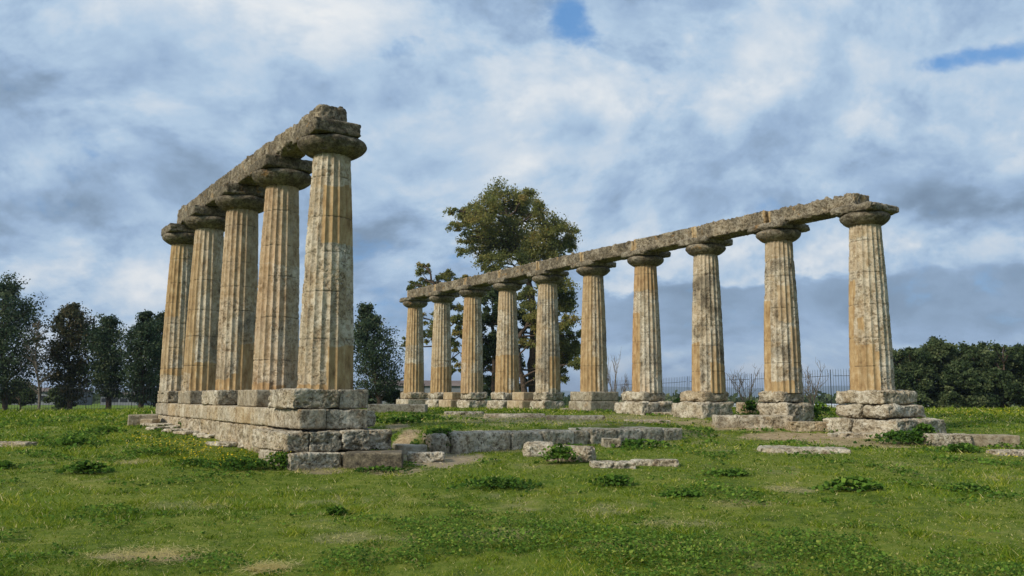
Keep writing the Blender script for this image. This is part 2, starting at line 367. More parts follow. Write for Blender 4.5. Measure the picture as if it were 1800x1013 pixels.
def build_ground():
    ang = np.concatenate([np.linspace(-math.pi, -.75, 40)[:-1], np.linspace(-.75, .75, 560), np.linspace(.75, math.pi, 40)[1:-1]])
    rad = np.concatenate([[.3], np.geomspace(2., 90., 430), np.geomspace(95, 9000, 60)])
    A, Rr = np.meshgrid(ang, rad); n, k = A.shape
    x = (np.sin(A) * Rr).ravel(); y = (np.cos(A) * Rr).ravel()
    z = gh(x, y)
    d, g, l = ground_masks(x, y)
    z = z - .02 * d * (y < 80)
    p = np.stack([x * 4, y * 4, np.zeros_like(x)], -1); z = z + .018 * fbm(p, 3) * (y < 60)
    i, j = np.meshgrid(np.arange(n - 1), np.arange(k), indexing='ij'); j2 = (j + 1) % k
    Q = np.stack([i * k + j, i * k + j2, (i + 1) * k + j2, (i + 1) * k + j], -1).reshape(-1, 4)
    o = link('ground', make_mesh('ground', np.stack([x, y, z], -1), [Q[:, ::-1]], GROUND, {'dirt': d, 'gravel': g, 'lush': l}))
    tag(o, kind='structure')
build_ground()

# ------------------------------------------------------------------ stone blocks
def box_grid(h, cell):
    """surface grid of a box with half sizes h; welded"""
    Vs, Qs, n0 = [], [], 0
    h = np.asarray(h, float)
    for ax in range(3):
        a, b = [(1, 2), (2, 0), (0, 1)][ax]
        na = int(np.clip(round(2 * h[a] / cell), 3, 90)); nb = int(np.clip(round(2 * h[b] / cell), 3, 90))
        ga, gb = np.meshgrid(np.linspace(-1, 1, na + 1) * h[a], np.linspace(-1, 1, nb + 1) * h[b], indexing='ij')
        for s_ in (-1, 1):
            P_ = np.zeros((ga.size, 3)); P_[:, a] = ga.ravel(); P_[:, b] = gb.ravel(); P_[:, ax] = s_ * h[ax]
            i, j = np.meshgrid(np.arange(na), np.arange(nb), indexing='ij')
            q = np.stack([i * (nb + 1) + j, (i + 1) * (nb + 1) + j, (i + 1) * (nb + 1) + j + 1, i * (nb + 1) + j + 1], -1).reshape(-1, 4)
            if s_ < 0: q = q[:, ::-1]
            Vs.append(P_); Qs.append(q + n0); n0 += len(P_)
    V = np.concatenate(Vs); Q = np.concatenate(Qs)
    _, idx, inv = np.unique(np.round(V, 5), axis=0, return_index=True, return_inverse=True)
    return V[idx], inv.ravel()[Q]
_seed = [0]
def block_mesh(h, r=.05, amp=.03, pit=.012, cell=.035, ochre=0., rough=.6, dark=0., bed=1., chip=.05, ends=None, topnoise=0., mottled=.35):
    _seed[0] += 1; off = np.array([_seed[0] * 3.71, _seed[0] * 1.93, _seed[0] * 7.7])
    h = np.asarray(h, float); V, Q = box_grid(h, cell)
    r = min(r, .8 * h.min())
    nb = fbm(V * 1.7 + off, 3)
    rl = np.clip(r * (1 + 1.1 * nb) + chip * sstep(fbm(V * 2.6 + off + 9, 3), .12, .55), .004, .85 * h.min())
    inner = np.clip(V, -(h - rl[:, None]), h - rl[:, None]); dv = V - inner
    ln = np.linalg.norm(dv, axis=1)[:, None] + 1e-9; N = dv / ln
    P_ = inner + N * rl[:, None]
    q = P_ * np.array([1, 1, bed])
    big = fbm(q * 2.3 + off, 3); med = fbm(q * 8. + off, 3); fin = fbm(q * 22. + off, 2)
    disp = amp * big + .45 * amp * med - pit * np.maximum(0, med) * 1.6 - pit * sstep(fin, .05, .5) - 1.5 * pit * sstep(fbm(q * 5.2 + off + 33, 3), .22, .42)
    if topnoise: disp = disp + topnoise * (N[:, 2] > .5) * (fbm(V * 5 + off, 3) * 1.2 - .4)
    P_ = P_ + N * disp[:, None]
    mo = fbm(V * 1.9 + off + 40, 4)
    oc = np.clip(ochre + mottled * 1.6 * mo * (1 if ochre < .95 else .3), 0, 1); dk = np.clip(dark + mottled * 1.8 * fbm(V * 2.3 + off + 80, 4), 0, 1) if dark > .02 else np.zeros(len(V))
    ro = np.clip(rough + .5 * fbm(V * 2.9 + off + 60, 3), 0, 1)
    if ends is not None:      # ochre mortar fill at the block ends (axis 0)
        for sgn, wd_ in ends:
            e = sstep(sgn * V[:, 0] - h[0] + wd_ + .10 * fbm(V * 6 + off, 3), -.015, .015)
            oc = np.maximum(oc * (1 - e), e); dk = dk * (1 - .92 * e); ro = ro * (1 - .8 * e)
    return P_, Q, {'ochre': oc, 'rough': ro, 'dark': dk, 'groove': np.zeros(len(V))}
def place_uv(o, u0, u1, v0, v1, z0, z1):
    c = uv(o, (u0 + u1) / 2, (v0 + v1) / 2)
    return (c[0], c[1], (z0 + z1) / 2), (abs(u1 - u0) / 2, abs(v1 - v0) / 2, abs(z1 - z0) / 2)
ROT = math.atan2(U[1], U[0])
def block(name, o, u0, u1, v0, v1, z0, z1, parent=None, turn=0., **kw):
    loc, h = place_uv(o, u0, u1, v0, v1, z0, z1)
    P_, Q, A = block_mesh(h, **kw)
    ob = link(name, make_mesh(name, P_, [Q], STONE, A))
    if parent is not None:
        ob.parent = parent; ob.location = Vector(loc) - parent.location
    else: ob.location = loc
    ob.rotation_euler = (0, 0, ROT + turn)
    return ob
ROUGH = dict(r=.028, amp=.042, pit=.036, rough=.74, ochre=.12, dark=.05, bed=1.6, chip=.12)
DRESS = dict(r=.014, amp=.004, pit=.003, rough=.25, chip=.012, mottled=.2)

# ------------------------------------------------------------------ columns
def shaft_mesh(rb, rt, H, na, nz, toward, patches, seed, rough0=.7, ochre0=.0, joints=None, ruddy=0., grime=.55):
    th = np.arange(na) / na * 2 * np.pi; zz_ = np.linspace(-.06, H, nz)
    T, Z = np.meshgrid(th, zz_); T = T.ravel(); Z = Z.ravel(); hf = Z / H
    off = np.array([seed * 5.3, seed * 2.1, seed * 9.7])
    R0 = rb + (rt - rb) * hf + .022 * np.sin(np.pi * hf)
    xr = np.sin(T - toward); facing = np.cos(T - toward)      # -1..1 across the visible width
    C = np.stack([np.cos(T) * R0, np.sin(T) * R0, Z], -1)
    w1 = fbm(C * 2.2 + off, 4); w2 = fbm(C * 6 + off, 3)
    oc = np.zeros(len(T)); vis = facing > -.1
    xs = xr       # + is to the right as seen from the photo
    for (x0, x1, h0, h1, s_) in patches:
        q = np.minimum(np.minimum(xs - x0, x1 - xs) * 1.0, np.minimum(hf - h0, h1 - hf) * 3.6) + .10 * w1 + .05 * w2
        mval = sstep(q, -.012, .012) * abs(s_) * vis
        oc = np.maximum(oc, mval) if s_ > 0 else oc * (1 - mval)
    auto = sstep(w1 + .35 * np.sin(seed * 7 + 3 * T) * .5 + (ochre0 - .35), -.02, .10)
    oc = np.maximum(oc, auto * .85 * np.where(vis, .55 if ochre0 < .3 else .9, 1.))
    soft = np.clip(.17 + .95 * fbm(C * np.array([1.7, 1.7, 1.3]) + off + 90, 4) + .6 * ochre0, .0, .55); solid = oc.copy(); oc = np.maximum(oc, soft)
    ro = np.clip((1 - solid) * (rough0 * .72 + .9 * w1), 0, 1)
    ph = (T * 20 / (2 * np.pi)) % 1.
    depth = .050 * (R0 / .5)
    scal = 1 - (2 * ph - 1) ** 2
    wear = np.clip(.06 + .85 * ro * sstep(fbm(C * 2.3 + off + 30, 3), .0, .4), 0, .9)
    fl = depth * (scal * (1 - wear) + .45 * wear)
    pits = sstep(fbm(C * 13. * np.array([1, 1, 1.5]) + off, 3), .02, .42); big = fbm(C * 4. + off + 11, 4)
    gro = np.zeros(len(T)); wob = .012 * fbm(np.stack([np.cos(T) * 2, np.sin(T) * 2, np.full_like(T, seed)], -1), 2)
    for jz in joints:
        d = np.abs(Z - jz - wob); gro = np.maximum(gro, (1 - sstep(d, .006, .016)) * sstep(w2 + .35 * w1, -.28, .02))
    R = R0 - fl - ro * (.017 * pits + .018 * np.maximum(0, big) * 1.5) - .012 * gro + .004 * w2
    chunk = sstep(fbm(C * 1.5 + off + 70, 2), .38, .62) * (1 - solid)
    R = R - .022 * chunk
    V = np.stack([np.cos(T) * R, np.sin(T) * R, Z], -1)
    i, j = np.meshgrid(np.arange(nz - 1), np.arange(na), indexing='ij'); j2 = (j + 1) % na
    Q = np.stack([i * na + j, i * na + j2, (i + 1) * na + j2, (i + 1) * na + j], -1).reshape(-1, 4)
    top = np.arange(na)[None, :] + (nz - 1) * na
    dk = np.clip(grime * sstep(fbm(C * 1.3 + off + 50, 4) + .5 * (grime - .5), .0, .45) * (1 - solid), 0, 1)
    rd = ruddy * sstep(fbm(C * np.array([1.4, 1.4, .7]) + off + 120, 3) - .35 * xs, -.25, .35)
    return V, [Q, top], {'ochre': oc, 'rough': ro, 'dark': dk, 'groove': gro, 'ruddy': rd}
def lathe_mesh(prof, na, seed, amp=.03, pit=.014, dark=.8, ochre=0.):
    prof = np.asarray(prof, float)
    t = np.linspace(0, 1, len(prof)); tt = np.linspace(0, 1, 26)
    r = np.interp(tt, t, prof[:, 0]); z = np.interp(tt, t, prof[:, 1])
    kk = np.array([.25, .5, .25]); r[1:-1] = np.convolve(r, kk, 'same')[1:-1]; z[1:-1] = np.convolve(z, kk, 'same')[1:-1]
    th = np.arange(na) / na * 2 * np.pi; off = np.array([seed * 3.3, seed * 8.1, seed * 1.7])
    T, R = np.meshgrid(th, r); Z = np.repeat(z[:, None], na, 1); T = T.ravel(); R = R.ravel(); Z = Z.ravel()
    C = np.stack([np.cos(T) * R, np.sin(T) * R, Z], -1)
    q = C * np.array([1, 1, 2.2])
    d = amp * fbm(q * 2.4 + off, 3) - pit * sstep(fbm(q * 9 + off, 3), .0, .4) - 2.2 * amp * sstep(fbm(C * 1.6 + off + 20, 2), .25, .6)
    wgt = sstep(Z, z[0] + .01, z[0] + .08)
    R2 = R + d * wgt
    V = np.stack([np.cos(T) * R2, np.sin(T) * R2, Z], -1); n = len(r)
    i, j = np.meshgrid(np.arange(n - 1), np.arange(na), indexing='ij'); j2 = (j + 1) % na
    Q = np.stack([i * na + j, i * na + j2, (i + 1) * na + j2, (i + 1) * na + j], -1).reshape(-1, 4)
    top = np.arange(na)[None, :] + (n - 1) * na; bot = np.arange(na)[::-1][None, :]
    dk = np.clip(dark + .6 * fbm(C * 1.8 + off + 40, 4), 0, 1)
    return V, [Q, top, bot], {'ochre': np.clip(ochre + .5 * fbm(C * 2 + off, 3), 0, 1), 'rough': np.clip(.75 + .4 * fbm(C * 3 + off, 3), 0, 1), 'dark': dk, 'groove': np.zeros(len(T))}

# row, steps back from the nearest, pixel shift, base width px, top width px, patches (x0, x1, h0, h1, strength), base ochre, label
LCOL = [
 (0, .65, 99, 66, [(.02, 1.1, -.1, .18, 1), (-1.1, 1.1, -.1, .022, 1), (-.38, 1.1, .61, .86, 1), (-.9, -.3, .84, .93, .5), (.1, 1.1, .86, 1.1, .25), (-1.1, 1.1, .2, .6, -1)], .04, 'nearest left column, with smooth ochre repairs high and low on its pale shaft'),
 (1, 2.3, 79, 57, [(-1.1, -.35, .12, .62, .55), (-1.1, 1.1, .6, 1.1, .6), (-1.1, .5, -.1, .03, .9), (-.2, 1.1, .02, .5, -1)], .14, 'second left column from the front, reddish brown with pale lower right side'),
 (2, .7, 66.6, 54.6, [(.15, 1.1, -.1, .25, 1), (-1.1, 1.1, -.1, .06, 1), (-.2, .3, -.1, .12, 1), (-1.1, 1.1, .5, 1.1, .6), (-1.1, .1, .1, .38, -1)], .16, 'middle left column, with a sloping white eroded band above its ochre foot'),
 (3, -2.7, 49.5, 51, [(-.7, 1.1, -.1, .17, 1), (-1.1, -.5, .1, .9, .9), (-1.1, .4, .6, 1.1, .55)], .2, 'fourth left column from the front, with an even ochre band round its foot'),
 (4, -2.2, 44, 37, [(-1.1, -.1, .5, 1.1, 1), (-1.1, .9, .11, .15, 1), (-1.1, -.6, .1, .6, .8)], .2, 'farthest column of the left colonnade, with orange upper left shaft beside the dark pines')]
RCOL = [
 (0, -1.5, 77.3, 55, [(-1.1, -.72, -.1, .66, 1), (-.8, .18, -.1, .27, 1), (.1, .36, -.1, .22, 1), (-.68, -.1, .345, .44, 1), (-1.1, .2, .72, .9, .45), (-1.1, 1.1, .92, 1.1, .5), (-.3, 1.1, .3, .65, -1)], .05, 'rightmost column of the long colonnade, with square ochre repairs low on its grey shaft'),
 (1, 1.2, 66, 47, [(-1.1, -.66, -.1, .6, 1), (-.2, .72, .45, .70, .75), (-1.1, .6, -.1, .065, 1), (.5, .95, .15, .42, .8), (-1.1, 1., .88, 1.1, .55)], .03, 'second column from the right, pebbly pale shaft with a tall brown patch'),
 (2, .4, 58, 43.2, [(-1.1, -.55, -.1, .35, 1), (.15, 1., -.1, .2, 1), (.25, .6, .2, .32, .8), (-1.1, 1.1, .9, 1.1, .4)], .05, 'third column from the right, grey brown pitted shaft under a broken capital'),
 (3, 2.2, 53.7, 38.5, [(-1.1, -.45, -.1, .62, 1), (-1.1, 1.1, .8, 1.1, .95), (.2, 1., .3, .7, .35)], .1, 'fourth column from the right, orange at its top and left, against open sky'),
 (4, 2.0, 48.4, 35, [(-1.1, .3, -.1, .30, 1), (-1.1, -.1, .2, 1.1, .9), (.3, 1., .5, .85, .7)], .24, 'honey coloured column of the long colonnade, standing on a square grey plinth'),
 (5, .8, 43.5, 32.6, [(.1, 1., .02, .32, 1), (-1.1, -.5, .3, .8, .6), (-1.1, 1.1, .85, 1.1, .6)], .1, 'speckled column of the long colonnade in front of the dark eucalyptus trunk'),
 (6, -1., 42.3, 30, [(-1.1, 1.1, -.1, .36, 1), (-1.1, 1.1, .8, 1.1, .7), (.1, .6, .02, .12, -1)], .26, 'fourth column from the left of the long colonnade, ochre flutes below a pale ring'),
 (7, -1.8, 38.4, 30.2, [(-1.1, 1.1, -.1, .2, .8), (-1.1, .3, .3, 1.1, .9)], .3, 'third column from the left of the long colonnade, orange with pale spots below'),
 (8, -2., 36.4, 27.6, [(-1.1, 1.1, -.1, .28, 1), (-1.1, .2, .3, .8, .6)], .2, 'second column from the left of the long colonnade, pale middle and yellow foot'),
 (9, -1.5, 35.5, 25.7, [(-1.1, 1.1, -.1, .34, 1), (-1.1, .4, .55, 1.1, .9)], .22, 'leftmost column of the long colonnade, with a white ring above its ochre lower third')]
ECH = [(0, 0), (.02, .004), (.08, .02), (.15, .06), (.225, .12), (.268, .18), (.275, .225), (.25, .275), (.21, .30)]
def column(row, o, zb, k, dpx, bw, tw, patches, ochre0, label, grp):
    c = uv(o, -SP * k, 0); c = c + np.array([dpx * 0 - (-dpx) * c[1] / F, 0]) * 1.0
    d0 = c[1] * math.cos(PIT); d1 = c[1] * math.cos(PIT) + SH * math.sin(PIT)
    rb, rt = bw / 2 * d0 / F, tw / 2 * d1 / F
    if row == 'L' and k >= 3: rb, rt = .50 + .0 * k, .37
    if row == 'R': rb = .5 * rb + .5 * .53; rt = .5 * rt + .5 * .385
    t = thing('doric_column', label, 'column', (c[0], c[1], zb), grp)
    toward = math.atan2(-c[1], -c[0])
    near = c[1] < 26
    na, nz = (320, 430) if c[1] < 20 else ((240, 330) if near else (200, 230))
    rr = random.Random(100 * (row == 'R') + k)
    js, z = [], 0
    while True:
        z += rr.uniform(.55, .95)
        if z > SH - .3: break
        js.append(z)
    seed = k + (20 if row == 'R' else 3)
    V, Q, A = shaft_mesh(rb, rt, SH, na, nz, toward, patches, seed, .8, ochre0, js, {('L', 1): .42, ('L', 2): .25, ('R', 3): .35, ('R', 7): .3}.get((row, k), .08), {('R', 2): .84, ('R', 1): .72, ('R', 0): .35, ('L', 0): .3, ('R', 5): .75, ('L', 2): .7}.get((row, k), .5))
    link('shaft', make_mesh('shaft', V, Q, STONE, A), t)
    re = .655 - (rt + .275)
    prof = [(rt - .015 + a * (1 + re / .275 * (a > .03)), b) for a, b in ECH]
    V, Q, A = lathe_mesh(prof, 150 if near else 100, seed + 50, .022 if row == 'L' else .03, .014, .98 if row == 'L' else .85, .15)
    cap = link('capital', make_mesh('capital', V, Q, STONE, A), t, (0, 0, SH - .004))
    # abacus
    if row == 'L': hu, v0, v1, tz = .60, -.57, (.33 if k == 0 else .50), .25
    else: hu, v0, v1, tz = .64, -.62, .64, .22
    rough = dict(r=.03, amp=.02, pit=.014, rough=.85, dark=.97, ochre=.1, bed=2.6, chip=.07, cell=.03 if near else .05)
    if row == 'R' : rough.update(r=.05 + .04 * rr.random(), amp=.045, pit=.03, dark=.8, chip=.14 + .16 * (k in (1, 3, 6, 8)))
    P_, Qb, Ab = block_mesh((hu, (v1 - v0) / 2, tz / 2), **rough)
    ab = link('abacus', make_mesh('abacus', P_, [Qb], STONE, Ab), cap)
    oc_ = Vv * (v0 + v1) / 2; ab.location = (oc_[0], oc_[1], .30 + tz / 2 - .005); ab.rotation_euler = (0, 0, ROT)
    return c
for a in LCOL: column('L', OL, ZL, *a, 'columns of the short left colonnade')
for a in RCOL: column('R', OR, ZR, *a, 'columns of the long right colonnade')

# ------------------------------------------------------------------ architrave beams
ORD = ['nearest', 'second', 'third', 'fourth', 'fifth', 'sixth', 'seventh', 'eighth', 'farthest']
def beams(o, zb, n, end_u, v0, v1, grp, where, mort, zo):
    zc = zb + SH + .30
    for k in range(n):
        u1 = end_u if k == 0 else -SP * k - .012
        u0 = -SP * (k + 1) + .012 if k < n - 1 else -SP * (k + 1) - (.10 if n > 5 else -.15)
        jj = random.uniform(-.02, .02)
        nm = ORD[k] if k < n - 1 else 'farthest'
        b = block('architrave_block', o, u0, u1, v0 + jj, v1 + jj, zc + zo - .02 * random.random(), zc + zo + .47 + .02 * random.random(), None,
                  r=(.11 if k == 0 else .035), amp=.03, pit=.032, rough=.9, dark=random.uniform(.68, .92), ochre=random.uniform(.3, .55), bed=1., chip=(.16 if k == 0 else .07), cell=.028 if u1 > -8 else .05, topnoise=.15, mottled=.4,
                  ends=[(-1, .14), (1, .10 if k else 0.)] if mort else None)
        tag(b, '%s grey pitted beam block, resting on the capitals of the %s' % (nm, where), 'beam', grp)
beams(OL, ZL, 4, .10, -.31, .29, 'beam blocks of the left colonnade', 'short left colonnade', False, .235)
beams(OR, ZR, 9, .02, -.50, .25, 'beam blocks of the right colonnade', 'long right colonnade', True, .125)

# ------------------------------------------------------------------ left platform (stepped, of large blocks)
pl = thing('stone_platform', 'high stepped platform of large limestone blocks carrying the left colonnade', 'platform', (OL[0], OL[1], .4))
def vl(u): return -.72 + (.7 - u) * .021
zA, zB, zC, zD = ZL - .002, ZL - .345, ZL - .69, ZL - 1.05
# plinths under the columns
def lpl(k): return thing('plinth', ['pair of squared and rough blocks under the nearest left column', 'dark squared block under the second left column', 'cream eroded block under the middle left column', 'dark squared block with ochre side under the fourth left column', 'small grey weathered block under the farthest left column'][k], 'plinth', tuple(np.append(uv(OL, -SP * k, 0), zB)), 'plinths under the left columns')
q = lpl(0)
block('stone_block', OL, -.75, .62, -.80, .04, zB + .004, zA, q, cell=.025, **dict(ROUGH, dark=.1, ochre=.2))
block('stone_block', OL, -.75, .60, .05, .60, zB + .004, zA - .003, q, cell=.025, **dict(DRESS, dark=.55, rough=.6, pit=.006))
for k in (1, 2, 3, 4):
    q = lpl(k); u = -SP * k; v0 = (0, -.56, -.58, -.50, -.44)[k]
    if k in (1, 3): block('stone_block', OL, u - .66, u + .66, v0, .66, zB + .004, zA, q, cell=.03, **dict(DRESS, dark=.45, ochre=.3, rough=.5))
    else: block('stone_block', OL, u - .72, u + .66, v0, .66, zB + .004, zA, q, cell=.03, **dict(ROUGH, ochre=.25, dark=.25 if k == 4 else .08))
# course B along the flank
us = [.70, .62 - 1.25, -2.2, -3.4, -4.9, -6.0, -7.6, -9.0, -10.6, -12.45]
for i in range(9):
    u1, u0 = us[i] - (.003 if i else 0), us[i + 1] + .003
    kw = dict(r=.03, amp=.014, pit=.010, rough=.55, ochre=[.1, .35, .75, .3, .6, .3, .45, .6, .15][i], dark=[.35, .12, .03, .05, .03, .1, .06, .05, .4][i], chip=.05, bed=1.3, cell=.03)
    block('stone_block', OL, u0, u1, vl((u0 + u1) / 2), (-.22 if i == 0 else .62), zC + .004, zB, pl, **kw)
block('stone_block', OL, us[1], .68, -.21, .56, zC + .004, zB - .004, pl, cell=.025, **dict(DRESS, rough=.6, pit=.022, amp=.012, dark=.35, ochre=.2, mottled=.5))
block('stone_block', OL, us[1] - .4, .40, .565, .84, zC + .004, zB - .05, pl, **dict(ROUGH, cell=.025))
# course C along the flank (below course B) and front
us2 = [-.9, -2.3, -3.5, -5.2, -6.6, -8.2, -9.7, -11.2, -12.5]
for i in range(8):
    u1, u0 = us2[i] - .003, us2[i + 1] + .003
    block('stone_block', OL, u0, u1, vl((u0 + u1) / 2) + random.uniform(-.03, .03), .60, zD - .3, zC - .003, pl, **dict(ROUGH, ochre=.45, dark=.04, amp=.045, cell=.035))
for (v0, v1, uf, ub, kw) in [(-1.02, -.62, .98, -.9, dict(ochre=.25, dark=.05)), (-.615, -.05, 1.0, -.8, dict(dark=.25)), (-.045, .47, 1.02, -.7, dict(dark=.15)), (.48, .93, .95, -.6, dict(ochre=.3))]:
    block('stone_block', OL, ub, uf, v0, v1, zD + .003, zC - random.uniform(0, .03), pl, **dict(ROUGH, cell=.022, r=.05, pit=.024, rough=1., **{}), **{}) if False else block('stone_block', OL, ub, uf, v0, v1, zD + .003, zC - random.uniform(.002, .03), pl, **{**ROUGH, 'cell': .022, 'r': .03, 'pit': .04, 'rough': .8, **kw})
# course D (bottom step)
block('stone_block', OL, -.5, 1.24, -1.02, -.14, zD - .42, zD - .002, pl, **{**ROUGH, 'cell': .022, 'ochre': .1, 'dark': .22})
block('stone_block', OL, -.5, 1.20, -.11, .30, zD - .45, zD - .03, pl, **{**ROUGH, 'cell': .025, 'pit': .02})
block('stone_block', OL, -.5, 1.16, .31, .92, zD - .45, zD - .05, pl, **{**DRESS, 'dark': .45, 'rough': .6, 'pit': .01})
# hidden core
block('rubble_fill', OL, -12.2, .3, -.35, .5, zD - .2, zB - .02, pl, **{**ROUGH, 'cell': .2})

# ------------------------------------------------------------------ right plinths
def kuv(c):
    x, y = c; return F * (U[0] * y - x * U[1]) / y ** 2, F * (Vv[0] * y - x * Vv[1]) / y ** 2
RP = [  # k: list of (left px, right px, course top below stylobate, height, style)
 (0, [(1467, 1614, 0, .34, 'r'), (1464, 1628, .345, .34, 'r2'), (1443, 1663, .69, .42, 'r3')]),
 (1, [(1330, 1416, 0, .33, 'r'), (1328, 1432, .335, .34, 'r')]),
 (2, [(1193, 1283, 0, .33, 'ro'), (1178, 1293, .335, .32, 'rw')]),
 (3, [(1092, 1172, 0, .33, 'r'), (1078, 1188, .335, .34, 'rw')]),
 (4, [(1003, 1088, 0, .34, 'd'), (1000, 1088, .345, .36, 'd')]),
 (5, [(936, 992, 0, .34, 'r'), (930, 995, .345, .36, 'r')]),
 (6, [(862, 922, 0, .34, 'r'), (855, 925, .345, .36, 'r')]),
 (7, [(809, 860, 0, .34, 'r'), (803, 862, .345, .36, 'r')]),
 (8, [(752, 802, 0, .34, 'r'), (747, 805, .345, .36, 'r')]),
 (9, [(703, 757, 0, .34, 'ro'), (697, 760, .345, .36, 'do')])]
RL = ['three stepped layers of pitted blocks under the rightmost column', 'two crumbling layers under the second column from the right', 'rounded ochre stone on a wide base under the third column from the right', 'low wide weathered stones under the fourth column from the right',
      'square grey dressed plinth under the fifth column from the right', 'rough round stones under the fifth column from the left, beside a square ochre pier', 'dark rounded stones under the fourth column from the left', 'rough stones under the third column from the left', 'dark rough stones under the second column from the left', 'pale boxy plinth under the leftmost column of the long colonnade']
for k, lst in RP:
    c = uv(OR, -SP * k, 0); c = c + np.array([RCOL[k][1] * c[1] / F, 0]); ku, kv = kuv(c); pc = 900 + F * c[0] / c[1] * .9985 + 3 * 0
    cpx = 900 + F * c[0] / (c[1] * math.cos(PIT))
    t = thing('plinth', RL[k], 'plinth', (c[0], c[1], ZR - lst[-1][2] - lst[-1][3]), 'plinths under the right columns')
    for (lp, rp, top, hh, st) in lst:
        a0 = (cpx - lp) / (ku + kv); a1 = (rp - cpx) / (ku + kv)
        z1 = ZR - .002 - top; z0 = z1 - hh
        z0 -= .25 if (lp, rp) == lst[-1][:2] else 0
        cell = .03 if k < 2 else .045
        lo = lambda *q_: q_
        kw = dict(ROUGH, cell=cell, pit=.042, amp=.075, r=.085, chip=.17, dark=.08)
        if st == 'ro': kw.update(ochre=.55, dark=.08)
        if st in ('d', 'do'): kw = dict(DRESS, dark=.4 if st == 'd' else .05, ochre=.2, rough=.55, cell=cell)
        if st == 'r2':
            block('stone_block', c, -a0, .12, -a0, a1, z0, z1, t, **kw); block('stone_block', c, .125, a1, -a0 + .02, a1, z0, z1 - .01, t, **kw)
        elif st == 'r3':
            block('stone_block', c, -a0, -.05, -a0, a1, z0, z1, t, **kw); block('stone_block', c, -.045, a1, -a0 + .03, a1, z0, z1 - .015, t, **kw)
        elif st == 'rw':
            block('stone_block', c, -a0, a1, -a0, a1 * .9, z0, z1, t, **{**kw, 'amp': .10})
        else:
            block('stone_block', c, -a0, a1, -a0, a1, z0, z1, t, **kw)
# square ochre piers between the far columns
for (u, lab) in ((-SP * 7.53, 'small square ochre pier between the second and third columns from the left'), (-SP * 5.5, 'small square ochre pier beside the fifth column from the left, before the eucalyptus trunk')):
    c = uv(OR, u, 0); t = thing('pier', lab, 'pier', (c[0], c[1], ZR - .95), 'square ochre piers')
    block('stone_block', c, -.42, .42, -.45, .4, ZR - .345, ZR - .01, t, cell=.05, **dict(DRESS, ochre=.75, dark=.05))
    block('stone_block', c, -.62, .52, -.58, .5, ZR - 1., ZR - .35, t, cell=.05, **dict(DRESS, ochre=.65, dark=.05))

# ------------------------------------------------------------------ loose slabs and blocks (each a thing)
STONES = []
def loose(px0, px1, py_top, py_bot, depth, label, name='stone_block', cat='stone', group=None, turn=0., sink=.08, ybot=None, kind='r', **kw):
    """front foot of the stone at the ground under (mid px, py_bot)"""
    g = on_ground((px0 + px1) / 2, py_bot); sc = g[1] * math.cos(PIT) / F
    wdt = (px1 - px0) * sc; hgt = max(.09, (py_bot - py_top) * sc)
    base = dict(ROUGH) if kind == 'r' else dict(DRESS)
    base.update(cell=max(.02, min(.05, wdt / 45))); base.update(kw)
    c = np.array([g[0], g[1] + depth / 2])
    P_, Q, A = block_mesh((wdt / 2, depth / 2, (hgt + sink) / 2), **base)
    STONES.append((c, turn, wdt / 2 - .03, depth / 2 - .03))
    o = link(name, make_mesh(name, P_, [Q], STONE, A), None, (c[0], c[1], g[2] + (hgt - sink) / 2)); o.rotation_euler = (0, 0, turn)
    return tag(o, label, cat, group)
G1 = 'loose stones around the temple'
loose(600, 702, 797, 825, .85, 'brown squared block lying in front of the left platform corner', group=G1, kind='d', turn=.10, dark=1., ochre=.0, rough=.2, mottled=.15, r=.025, chip=.03, amp=.008)
loose(713, 778, 797, 812, .55, 'small pale flat stone on the bare sandy patch', group=G1, turn=.12, rough=.9, dark=.05)
loose(690, 742, 783, 797, .7, 'flat grey slab behind the small pale stone, beside the platform steps', group=G1, kind='d', dark=.4, turn=.3)
loose(920, 978, 779, 803, .5, 'rounded pale boulder, left one of the pair before the low wall', 'boulder', 'boulder', G1, r=.14, ochre=.05)
loose(962, 1048, 785, 812, .42, 'long orange tinged boulder, right one of the pair before the low wall', 'boulder', 'boulder', G1, turn=-.35, r=.1, ochre=.4, dark=.2)
loose(1060, 1093, 771, 787, .4, 'small grey stone at the foot of the low wall', group=G1, dark=.4)
loose(1040, 1118, 813, 824, .45, 'flat pale slab in the grass, left of a pair before the boulders', 'stone_slab', 'slab', G1, turn=.05, amp=.02, sink=.12)
loose(1110, 1195, 809, 820, .35, 'flat pale slab in the grass, right of a pair before the boulders', 'stone_slab', 'slab', G1, turn=-.12, amp=.02, sink=.12)
loose(1345, 1500, 788, 797, .75, 'long flat pale slab in the grass below the gravel path', 'stone_slab', 'slab', G1, turn=-.22, amp=.03, sink=.16, r=.05)
loose(1262, 1398, 731, 753, .9, 'long low pitted block before the second column from the right', group=G1, turn=-.12, ochre=.25)
loose(1300, 1332, 708, 728, .5, 'small ochre chunk beside the base of the second column from the right', group=G1, ochre=.6)
loose(1394, 1462, 742, 759, .7, 'low ochre slab left of the rightmost column steps', 'stone_slab', 'slab', G1, turn=-.1, ochre=.6, dark=.05, amp=.02)
loose(1480, 1560, 762, 770, .6, 'thin pale slab under the steps of the rightmost column', 'stone_slab', 'slab', G1, turn=-.1, ochre=.3)
loose(1642, 1712, 764, 785, .6, 'low rough block in the row to the right of the rightmost column', group=G1, turn=-.1, dark=.3)
loose(1711, 1795, 766, 786, .7, 'low squared brown block at the right edge behind the grass', group=G1, kind='d', turn=-.1, ochre=.35, dark=.4)
loose(1755, 1840, 794, 801, .5, 'thin pale slab cut by the right edge of the photo', 'stone_slab', 'slab', G1, ochre=.2)
loose(1460, 1492, 762, 769, .3, 'tiny pale slab on the gravel path', 'stone_slab', 'slab', G1)
